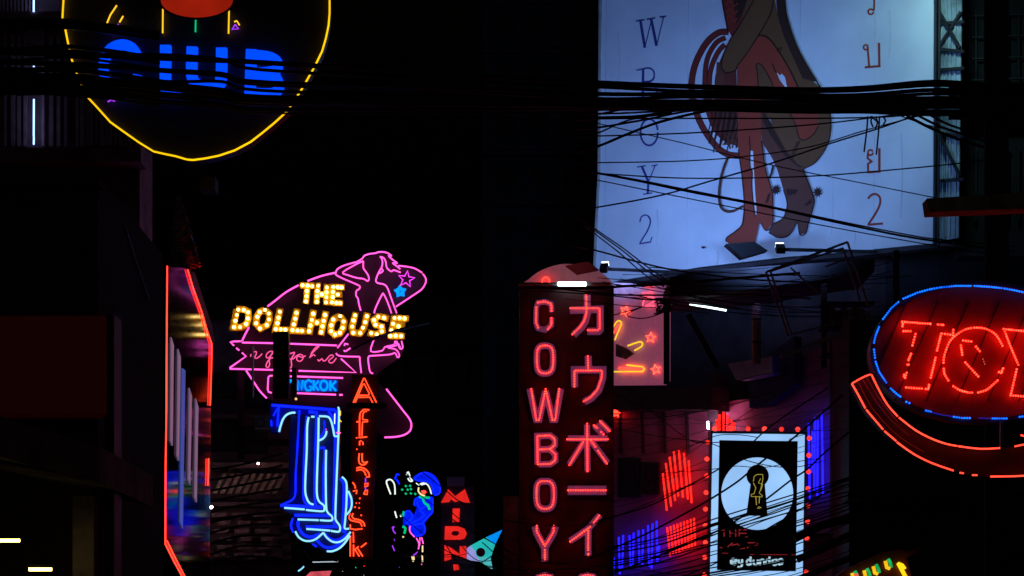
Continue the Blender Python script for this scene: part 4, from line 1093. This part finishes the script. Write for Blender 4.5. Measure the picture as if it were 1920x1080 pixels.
b.build('led_letter', emis('fading_red_led', (1, .12, .1)), t, kind='stuff')
# swoosh
inn = smooth([(137, 533), (150, 550), (180, 610), (220, 680), (275, 742), (360, 808), (440, 850), (510, 875), (580, 888), (680, 900), (780, 896), (900, 880), (1050, 850)], 3)
out = smooth([(45, 578), (75, 630), (115, 705), (200, 808), (265, 865), (350, 925), (440, 970), (548, 1008), (640, 1030), (730, 1038), (900, 1033), (1060, 1010)], 3)
b = MB(); b.poly(pl, O(*(out + inn[::-1])), -.1, .2); sw = b.build('swoosh_board', mat('dark_red_board', (.07, .012, .010), .45, 0, .3, 3), t)
RN = emis('salmon_red_neon', (2.8, .13, .07), 1.0, .15, 3)
for a in ([(45, 578), (90, 552), (137, 533), (150, 550)], [(150, 550), (180, 610), (220, 680), (272, 740)], [(278, 745), (360, 808), (440, 850), (510, 875), (565, 886)], [(570, 887), (680, 900), (780, 896)], [(45, 578), (75, 630), (112, 700)], [(116, 706), (200, 805)], [(206, 812), (265, 862)], [(268, 867), (350, 925), (440, 970), (548, 1008)], [(578, 1018), (598, 1021)], [(640, 1030), (665, 1030)], [(730, 1037), (900, 1033), (1060, 1010)], [(850, 888), (930, 872)], [(880, 832), (900, 838)]):
    b = MB(); b.neon(pl, O(*a), 1.7, .04, False, 3); b.build('neon_tube', RN, t)
for a in ([(78, 572), (140, 690), (225, 790), (300, 855), (400, 915)], [(100, 560), (165, 665), (240, 760), (330, 835)], [(118, 548), (190, 665), (270, 765)]):
    b = MB(); b.neon(pl, O(*a), .8, .0, False, 3); b.build('unlit_tube', mat('unlit_glass_tube', (.4, .25, .25), .15), t)
b = MB(); b.bar(pl.pt((1878, 790), .05), pl.pt((1878, 845), .05), .03); b.build('strut', STEEL, t)

# small arched sign at the bottom edge
pl = Pl((1650, 20))
AZ = Z((1560, 960, 1860, 1080), 1920)
t = thing('arched_letter_sign', 'small dark red arched sign with yellow and green letters', 'sign', pl.pt((1650, 1110)))
b = MB(); b.poly(pl, AZ((0, 800), (170, 690), (440, 560), (640, 480), (830, 440), (880, 480), (1130, 402), (900, 560), (960, 800), (900, 1000), (0, 1000)), 0, .15); b.build('board', mat('ox_blood_board', (.16, .02, .015), .5, 0, .4, 6), t)
for (x, y) in ((280, 770), (425, 740), (535, 690), (680, 625)):
    b = MB(); b.ribbon(pl, AZ((x - 35, y - 40), (x - 15, y + 40), (x + 20, y + 55)), 5, .05, .06); le = b.build('letter', emis('amber_letter_face', (.95, .52, .01), 1.0, .3, 12), t)
    b = MB(); b.ribbon(pl, AZ((x, y - 65), (x + 25, y - 20), (x + 40, y + 40)), 4.2, .06, .07); b.build('letter_side', emis('green_letter_face', (.01, .42, .10), 1.0, .4, 12), le)
b = MB(); b.ribbon(pl, AZ((800, 610), (890, 780), (960, 900)), 6, .05, .06); b.ribbon(pl, AZ((800, 610), (850, 630), (885, 680)), 3.5, .06, .06); b.build('letter', emis('yellow_letter_face', (1.2, .78, .01)), t)
b = MB(); b.poly(pl, AZ((270, 740), (310, 735), (330, 790), (280, 790)), .09, .05); b.build('red_chip', emis('red_chip_face', (.9, .12, .08)), t)

# ------------------------------------------------------------------ metal frames, beam, pipes
pl = Pl((1530, 30))
Fz = Z((1400, 440, 1660, 700), 1080)
t = thing('steel_sign_frame', 'empty tilted steel sign frame under the billboard', 'frame', pl.pt((1490, 640)))
for a, c, off, w in (((155, 290), (785, 58), 0, 4), ((785, 58), (945, 550), 0, 3.6), ((750, 105), (885, 520), -.3, 3.4), ((150, 290), (325, 790), 0, 3.6), ((185, 285), (350, 780), -.3, 3.4), ((185, 285), (750, 105), -.3, 3.4), ((612, 250), (765, 192), -.15, 3), ((150, 540), (290, 515), -.1, 3), ((340, 255), (560, 460), -.4, 2.6), ((330, 780), (700, 690), -.2, 2.8)):
    b = MB(); b.bar(pl.pt(Fz(a)[0], off), pl.pt(Fz(c)[0], off), pl.m(w)); b.build('bar', STEEL, t)
b = MB(); b.bar(pl.pt(Fz((270, 955))[0], .2), pl.pt(Fz((985, 660))[0], .2), pl.m(5), .05)
tag(b.build('gutter_rail', mat('pale_rail', (.5, .52, .54), .5, .2)), 'pale sloping metal rail below the empty steel frame', 'rail')
pp = Pl((1450, 36))
t = thing('rose_post', 'slim rose painted post under the dark loft', 'post', pp.pt((1418, 680)))
b = MB(); b.tube([pp.pt((1418, 570)), pp.pt((1418, 682))], .07, 8); b.build('shaft', mat('rose_paint', (.5, .16, .17), .6), t)
for y in (598, 640): b = MB(); b.tube([pp.pt((1418, y)), pp.pt((1418, y + 3))], .085, 8); b.build('clamp', DARK, t)
t = thing('storage_rack', 'dim shelf with boxes inside the loft behind the steel frame', 'rack', pp.pt((1590, 690)))
for y in (565, 612, 662): b = MB(); b.rect(pp, 1540, y, 1640, y + 4, 0, .4); b.build('shelf', SOOT2, t)
for i in range(8):
    x = 1546 + i * 11
    b = MB(); b.rect(pp, x, 572 + (i * 5) % 12, x + 9, 612, .02 + .003 * i, .3); b.build('carton', mat('dusty_carton%d' % (i % 3), [(.35, .2, .2), (.4, .35, .38), (.25, .1, .12)][i % 3], .8), t)
# long white tube in the loft
t = thing('loft_tube_light', 'white fluorescent tube glowing in the dark loft', 'light', pp.pt((1326, 590)))
b = MB(); b.tube([pp.pt((1293, 570)), pp.pt((1362, 582))], pp.m(1.9), 8); b.build('tube', emis('loft_white_tube', (.9, 1.2, 1.25), 2.6), t)
b = MB(); b.bar(pp.pt((1288, 563)), pp.pt((1366, 576)), .05, .03); b.build('batten', DARK, t)
t = thing('loft_roof', 'dark jutting roof slab below the billboard', 'roof slab', pp.pt((1400, 560)))
b = MB(); b.poly(pp, [(1256, 520), (1300, 508), (1640, 486), (1640, 508), (1440, 540), (1256, 556)], .5, 1.6); b.build('slab', SOOT, t)
for a, c in (((1290, 590), (1345, 690)), ((1250, 560), (1250, 720)), ((1545, 500), (1545, 690)), ((1680, 470), (1680, 620))):
    b = MB(); b.bar(pp.pt(a, .3), pp.pt(c, .3), .09); b.build('strut', SOOT2, t)

pl = Pl((1830, 19))
t = thing('crossarm_beam', 'weathered brown crossarm beam jutting in at the frame edge', 'beam', P(1900, 400, 19))
b = MB(); b.poly(pl, [(1738, 372), (1742, 398), (2100, 384), (2100, 350)], 0, .22); b.build('beam', mat('weathered_beam', (.62, .46, .28), .85, 0, .5, 6, .3), t)  # concrete beam in a raised brown base colour
for x in (1785, 1860):
    b = MB(); b.tube([pl.pt((x, 381), .03), pl.pt((x, 381), -.26)], .018); b.build('bolt', STEEL, t)
t = thing('utility_pole', 'dark utility pole carrying the cable bundle near the frame edge', 'pole', Vector((P(1868, 0, 24.6).x, 24.6, 0)))
x = P(1868, 0, 24.6).x
b = MB(); b.tube([(x, 24.6, 0), (x, 24.6, 12)], .13, 10); b.build('shaft', SOOT, t)
for z in (P(0, 170, 24.6).z, P(0, 215, 24.6).z):
    b = MB(); b.bar((x - .5, 24.6, z), (x + 1.2, 24.6, z), .09); b.build('crossarm', SOOT, t)

# ------------------------------------------------------------------ cables
GREY = mat('grey_cable_sheath', (.09, .08, .085), .5)
def cab(pts, r, t, name='cable', m=BLACK):
    Y = sum(p[2] for p in pts) / len(pts)
    pts = smooth(pts, 6)
    b = MB(); b.tube([P(*p) for p in pts], r * K * Y, 6); return b.build(name, m, t)
t = thing('cable_bundle', 'thick sagging bundle of black cables crossing the whole street', 'cables', P(960, 200, 24.3))
jr = random.Random(21)
def row(ys, r, Y=24.2):
    xs = [2080, 1890, 1750, 1620, 1500, 1300, 1120, 860, 490, 415, 310, 190, 0, -120]
    cab([(x, y + jr.uniform(-1.6, 1.6), Y + jr.uniform(-.05, .05)) for x, y in zip(xs, ys)], r * .93, t)
row([150, 160, 155, 164, 168, 164, 155, 140, 118, 112, 108.5, 106, 98, 92], 5.2, 24.0)
row([155, 165, 160, 170, 173, 170, 162, 150, 130, 111, 104, 101, 92, 88], 3.5, 24.1)
row([165, 172, 170, 177, 179, 176, 177, 165, 155, 138.5, 132, 123, 116, 112], 4.2, 24.2)
row([170, 178, 176, 183, 184, 182, 184, 172, 158, 141, 135, 126, 119, 114], 3.5, 24.3)
row([176, 184, 183, 188, 190, 188, 190, 180, 169.5, 152, 152, 138, 127, 121], 3.4, 24.15)
row([182, 190, 190, 194, 196, 193, 195, 187, 183, 169, 158, 148, 136, 130], 5.0, 24.25)
row([188, 196, 196, 199, 200, 197, 199, 193, 190, 177, 167, 157, 146, 139], 5.0, 24.05)
row([192, 201, 202, 204, 205, 200, 202, 197, 196, 185, 175, 166, 155, 149], 4.5, 24.2)
row([196, 206, 207, 208, 208, 202, 204, 200, 203, 192, 182, 173, 163, 158], 3.5, 24.3)
row([200, 210, 212, 211, 210, 204, 206, 206, 208, 198, 188, 179, 168, 162], 3.0, 24.1)
row([206, 214, 215, 213, 211, 206, 215, 214, 212, 202, 193, 184, 172, 165], 2.0, 24.4)
t = thing('cable_tangle', 'dark clutter of cables in front of the louvred facade', 'cables', P(60, 100, 24.6))
for i, (y0, y1, r) in enumerate([(36, 42, 7), (46, 52, 5), (84, 96, 3), (92, 88, 5), (112, 108, 3), (128, 131, 6), (139, 142, 5), (150, 152, 6), (160, 166, 5), (172, 176, 3.5), (60, 98, 1.2), (70, 130, 1)]):
    cab([(-120, y0, 24.6 + .02 * i), (40, (y0 + y1) / 2 + 2, 24.6 + .02 * i), (140, y1, 24.6), (300, y1 + 22, 24.6)], r * .9, t)

def wire(label, pts, r, name='overhead_wire', group=None, m=BLACK):
    o = cab(pts, r, None, name, m)
    tag(o, label, 'wire', group)
    return o
Y = 26.0
wire('thick wire climbing from the billboard edge past its letter O into the bundle', [(1080, 285, Y), (1122, 274, Y), (1180, 250, Y), (1240, 228, Y), (1330, 207, Y), (1400, 200, Y)], 2.6)
wire('wire fanning out of the bundle just under its lower edge by the billboard letters', [(1080, 222, Y), (1122, 214, Y), (1170, 205, Y), (1230, 196, Y)], 1.8)
wire('heavy wire joining the bundle above the billboard letter O', [(1080, 224, Y), (1122, 221, Y), (1200, 218, Y), (1280, 205, Y), (1360, 198, Y)], 3)
wire('slack wire below the heavy one crossing the billboard letter O', [(1080, 242, Y), (1122, 239, Y), (1200, 226, Y), (1280, 210, Y), (1330, 204, Y)], 2)
wire('steep wire meeting the bundle left of the printed rope coil', [(1080, 260, Y), (1122, 249, Y), (1180, 225, Y), (1260, 212, Y)], 1.6)
wire('straight level wire along the underside of the bundle', [(1080, 224, Y), (1200, 222, Y), (1500, 222, Y), (1640, 220, Y), (1700, 216, Y)], 1.5)
wire('wire rising across the printed rope coil to the bundle', [(1080, 255, Y), (1122, 255, Y), (1280, 250, Y), (1430, 241, Y), (1560, 230, Y), (1680, 215, Y)], 1.4)
wire('thin wire dropping from the letter O to the rail at the billboard end', [(1080, 222, Y), (1128, 233, Y), (1280, 268, Y), (1440, 308, Y), (1600, 340, Y), (1760, 372, Y), (1900, 398, Y)], 1.0)
wire('level thin wire just over the billboard letter Y', [(1080, 306, Y), (1122, 305, Y), (1280, 302, Y), (1400, 293, Y), (1520, 275, Y), (1620, 245, Y), (1720, 218, Y)], 1.2)
wire('wire crossing the printed knees and sweeping up to the bundle', [(1080, 392, Y), (1118, 389, Y), (1240, 366, Y), (1330, 340, Y), (1450, 305, Y), (1560, 268, Y), (1650, 240, Y), (1720, 215, Y)], 1.6)
wire('level wire across the billboard letter Y and the spurs', [(1080, 322, Y), (1150, 327, Y), (1280, 334, Y), (1440, 333, Y), (1560, 328, Y), (1700, 316, Y), (1800, 306, Y), (1900, 292, Y)], 1.3)
wire('thick wire running down from the billboard edge across the boots', [(1080, 318, Y), (1122, 325, Y), (1200, 340, Y), (1290, 359, Y), (1430, 386, Y), (1560, 415, Y), (1680, 440, Y), (1760, 453, Y), (1900, 472, Y)], 2.0)
wire('second wire hugging the thick one across the boots', [(1080, 316, Y), (1122, 324, Y), (1200, 338, Y), (1290, 356, Y), (1430, 384, Y), (1560, 412, Y), (1680, 436, Y), (1760, 449, Y), (1900, 462, Y)], 1.4)
wire('thin lower wire parallel below the thick wire across the boots', [(1080, 330, Y), (1122, 338, Y), (1260, 366, Y), (1400, 394, Y), (1560, 426, Y), (1750, 460, Y), (1880, 480, Y)], 1.1)
for i, (x0, y0, x1, y1) in enumerate([(1120, 432, 1220, 505), (1122, 437, 1214, 508), (1120, 442, 1205, 512)]):
    wire(['uppermost', 'middle', 'lowest'][i] + ' of three steep wires at the lower far corner of the billboard', [(x0 - 40, y0 - 32, 33), (x0, y0, 33), (x0 + (x1 - x0) * .5, (y0 + y1) / 2 - 2, 33), (x1, y1, 33), (x1 + 40, y1 + 26, 33)], 1.3)
wire('wire falling along the billboard foot from its lower far corner', [(1060, 458, 32), (1115, 469, 32), (1200, 492, 32), (1280, 509, 32), (1420, 525, 32), (1560, 530, 32)], 1.7)
for i, (a, c, r) in enumerate([((1700, 217), (1800, 262), 2.8), ((1720, 216), (1800, 250), 2.4), ((1690, 218), (1790, 246), 1.2), ((1740, 214), (1810, 244), 2.2)]):
    wire(['thick wire leaving the bundle downward at the billboard end post', 'second thick wire leaving the bundle by the end post', 'thin wire looping off the bundle before the end post', 'last stubby wire leaving the bundle past the end post'][i], [(a[0], a[1], 25), ((a[0] + c[0]) / 2, (a[1] + c[1]) / 2 + 3, 25), (c[0], c[1], 25.2), (c[0] + 70, c[1] + 22, 25.4)], r)
t = thing('fine_wire_web', 'web of fine sagging wires over the foot of the billboard and the steel frame', 'wires', P(1450, 520, 31))
rr = random.Random(17)
for k in range(15):
    x0, x1 = rr.uniform(1120, 1240), rr.uniform(1500, 1720)
    y0, y1 = rr.uniform(500, 560), rr.uniform(470, 600)
    sg = rr.uniform(4, 26)
    cab([(x0, y0, 31.5), (x0 * .7 + x1 * .3, y0 * .7 + y1 * .3 + sg, 31.4), (x0 * .35 + x1 * .65, y0 * .35 + y1 * .65 + sg, 31.2), (x1, y1, 31)], rr.uniform(.45, 1.0), t, 'strand', GREY if k % 3 == 0 else BLACK)
t = thing('sagging_wire_fan', 'fan of thin wires sagging past the mauve wall toward the oval sign', 'wires', P(1450, 780, 29))
for k in range(12):
    y0, y1 = rr.uniform(740, 960), rr.uniform(640, 860)
    cab([(1148, y0, 33), (1260, y0 * .7 + y1 * .3 + 14, 32), (1420, y0 * .3 + y1 * .7 + 16, 30.5), (1600, y1, 29), (1700, y1 - 40, 28.4)], rr.uniform(.45, .85), t, 'strand')
t = thing('cable_end_tails', 'frayed cable tails hanging from the bundle over the thai letters', 'cables', P(1630, 280, 24.3))
for pts in ([(1627, 218), (1625, 245), (1620, 285)], [(1649, 218), (1647, 250), (1643, 290)], [(1636, 218), (1633, 228), (1637, 238)], [(1642, 218), (1645, 230), (1641, 241)], [(1655, 218), (1660, 226), (1656, 234)], [(1632, 218), (1640, 224), (1650, 232)]):
    cab([(x, y, 24.3) for x, y in pts], 1.7, t, 'tail')
# wires over the top of the cowboy sign and the star panel
Y = 33
lab = ['first wire from the top crossing above the star panel', 'second wire crossing just above the star panel', 'wire crossing the rose neon loop on the star panel', 'thin wire below the rose loop on the star panel', 'wire sagging in a loop over the star panel']
for i, (pts, r) in enumerate([([(980, 540), (1100, 541), (1180, 536), (1260, 532), (1400, 520), (1500, 512)], 2.6), ([(1000, 536), (1150, 552), (1260, 553), (1400, 552), (1520, 560)], 1.7), ([(1010, 545), (1150, 555), (1200, 561), (1260, 565), (1390, 580)], 1.4), ([(1060, 560), (1150, 571), (1240, 578), (1330, 588)], .9), ([(1146, 592), (1190, 580), (1205, 575), (1175, 590), (1205, 597), (1245, 585), (1275, 562)], 1.1)]):
    wire(lab[i], [(x, y, Y + .1 * i) for x, y in pts], r)
t = thing('wire_knot', 'dark knot of tangled wire at the corner of the star panel', 'wires', P(1240, 590, 33))
for k in range(7):
    a = k * .9
    cab([(1240 + 12 * math.cos(a), 572 + 12 * math.sin(a * 1.3), 33), (1240 + 9 * math.cos(a + 2), 574 + 14 * math.sin(a + 1.7), 32.9), (1238 + 11 * math.cos(a + 4), 580 + 10 * math.sin(a + 3), 33.05)], 1.8, t, 'strand')
# wires over the keyhole sign and mauve wall
Y = 27.0
W3 = lambda *p: [(1280 + x / 3, 720 + y / 3, Y) for x, y in p]
ws = [
 ('thick wire slanting over the top of the keyhole disc', W3((-520, 980), (-220, 850), (0, 735), (160, 645), (300, 555), (380, 490), (460, 425), (640, 290), (800, 150), (900, 60)), 2.1),
 ('thick wire slanting below the keyhole across the light box', W3((-450, 1090), (-120, 960), (100, 870), (290, 775), (470, 648), (610, 540), (700, 480), (800, 385), (960, 250)), 2.0),
 ('wire slanting over the upper corner of the light box', W3((-480, 770), (-200, 690), (0, 590), (200, 480), (330, 390), (450, 275), (560, 190), (680, 110), (820, 20)), 1.5),
 ('thin wire sloping over the red hand and light box corner', W3((-380, 250), (-100, 300), (160, 335), (360, 430), (600, 470), (800, 430)), .9),
 ('thin wire sloping across the mauve wall above the red hand', W3((-380, 60), (-200, 140), (0, 290), (100, 330), (300, 320)), 1.0),
 ('thin wire rising across the mauve wall toward the awning', W3((-380, 200), (-150, 190), (60, 160), (300, 110), (520, 40)), 1.0),
 ('thin wire crossing the foot of the keyhole', W3((100, 880), (300, 800), (480, 730), (620, 680), (800, 640), (950, 600)), 1.2),
 ('thin wire just under the keyhole foot', W3((100, 915), (300, 835), (480, 760), (640, 715), (800, 690), (950, 670)), 1.0),
 ('thin wire crossing the upper part of the lit disc', W3((-100, 500), (160, 480), (300, 462), (450, 470), (620, 440), (760, 420)), .8),
 ('second thin wire crossing the upper part of the lit disc', W3((-100, 420), (160, 300), (300, 285), (420, 300)), .8),
 ('wire running low over the word at the foot of the light box', W3((-200, 1160), (60, 1060), (200, 1000), (340, 900), (500, 800), (640, 720), (820, 600)), 1.5)]
for l, pts, r in ws:
    wire(l, pts, r)
t = thing('low_cable_run', 'dense dark run of cables across the lower edge around the light box', 'cables', P(1400, 1070, 27))
rr = random.Random(5)
for k in range(26):
    y0 = 985 + k * 4.4 + rr.uniform(-4, 4)
    y1 = 930 + k * 6.2 + rr.uniform(-12, 12)
    cab([(1140, y0 + 40, 27 + .03 * k), (1240, y0 + 22, 27.1), (1340, (y0 + y1) / 2 + 12, 27), (1480, y1 - 6, 27.1), (1640, y1 - 62 + rr.uniform(-10, 10), 27.2)], rr.uniform(.6, 1.5), t)
cab([(1490, 1010, 26.6), (1530, 990, 26.6), (1560, 980, 26.6), (1640, 962, 26.6)], 9, t)
cab([(1495, 1050, 26.6), (1540, 1028, 26.6), (1600, 1000, 26.6), (1680, 975, 26.6)], 7, t)
cab([(1500, 1085, 26.6), (1560, 1060, 26.6), (1640, 1030, 26.6)], 6, t)
# wires through the middle
Y = 34.2
ms = [
 ('grey wire swooping below the cowgirl past the red post', [(640, 800), (720, 855), (800, 920), (870, 980), (945, 1030), (1010, 1055), (1150, 1060)], .9),
 ('grey wire sagging across the red letters to the cowboy sign', [(760, 860), (830, 915), (870, 945), (940, 973), (1010, 984), (1060, 986), (1120, 980), (1200, 950), (1300, 905), (1400, 850)], 1.1),
 ('grey wire crossing the pale star wedge', [(790, 930), (850, 975), (910, 1010), (960, 1035), (1010, 1048), (1060, 1055), (1140, 1040), (1240, 1005), (1340, 960)], 1.0),
 ('grey wire passing below the pink boots of the cowgirl', [(700, 920), (780, 990), (850, 1040), (920, 1062), (1020, 1066), (1140, 1062), (1240, 1050)], .9),
 ('low grey wire along the foot of the cowboy sign', [(640, 1055), (760, 1050), (900, 1062), (1000, 1070), (1150, 1066), (1300, 1080)], .9),
 ('lowest grey wire at the bottom edge', [(560, 1040), (680, 1060), (820, 1072), (960, 1076), (1150, 1074)], .8)]
for l, pts, r in ms:
    wire(l, [(x, y, Y) for x, y in pts], r, 'overhead_wire', None, GREY)
wire('short pale wire leaving the last bulb letter', [(700, 632, 43), (740, 622, 43), (775, 613, 43), (806, 606, 43)], 1.3, 'overhead_wire', None, STEEL)
wire('dark sloping wire across the last bulb letters', [(660, 655, 43.2), (705, 634, 43.2), (745, 619, 43.2), (775, 612, 43.2)], 2.4)
t = thing('street_wire_tangle', 'dim tangle of wires and brackets under the blue letters and cowgirl', 'wires', P(640, 1075, 41))
rr = random.Random(11)
for k in range(22):
    x = 400 + k * 24
    cab([(x, 1030 + rr.uniform(-25, 30), 41), (x + 40, 1052 + rr.uniform(-20, 25), 41.1), (x + 95, 1058 + rr.uniform(-25, 25), 41)], rr.uniform(.6, 1.4), t, 'strand', GREY if k % 2 else BLACK)
for i in range(10):
    cab([(395, 880 + i * 20, 45), (450, 872 + i * 19, 45), (530, 850 + i * 22, 45)], 2.2, t, 'strand')
# little lights low in the street
t = thing('low_street_sign', 'small sign with white tubes and red roof under the blue letters', 'sign', P(610, 1085, 40))
pl = Pl((605, 40))
b = MB(); b.neon(pl, [(586, 1054), (635, 1053)], 1.1, .02); b.build('tube', emis('soft_white_tube', (.45, .55, .6)), t)
b = MB(); b.neon(pl, [(559, 1071), (565, 1067), (570, 1062)], 1.5, .02); b.build('tube', CYAN, t)
b = MB(); b.poly(pl, [(568, 1086), (582, 1072), (621, 1070), (614, 1086)], 0, .1); b.build('roof', emis('coral_lit_roof', (.75, .09, .12), .8, .4, 8), t)
rr = random.Random(3)
GL = [RED, PURP, CREAM, PALE, PINK, GREEN]
for k in range(6):
    x, y = 640 + rr.random() * 180, 1040 + rr.random() * 38
    b = MB(); b.ball(P(x, y, 43), rr.uniform(.006, .013)); 
    tag(b.build('fairy_light', GL[k % 6]), 'tiny %s point of light in the wires at the street end' % ['red', 'violet', 'cream', 'white', 'pink', 'green'][k], 'light', 'points of light at the street end')
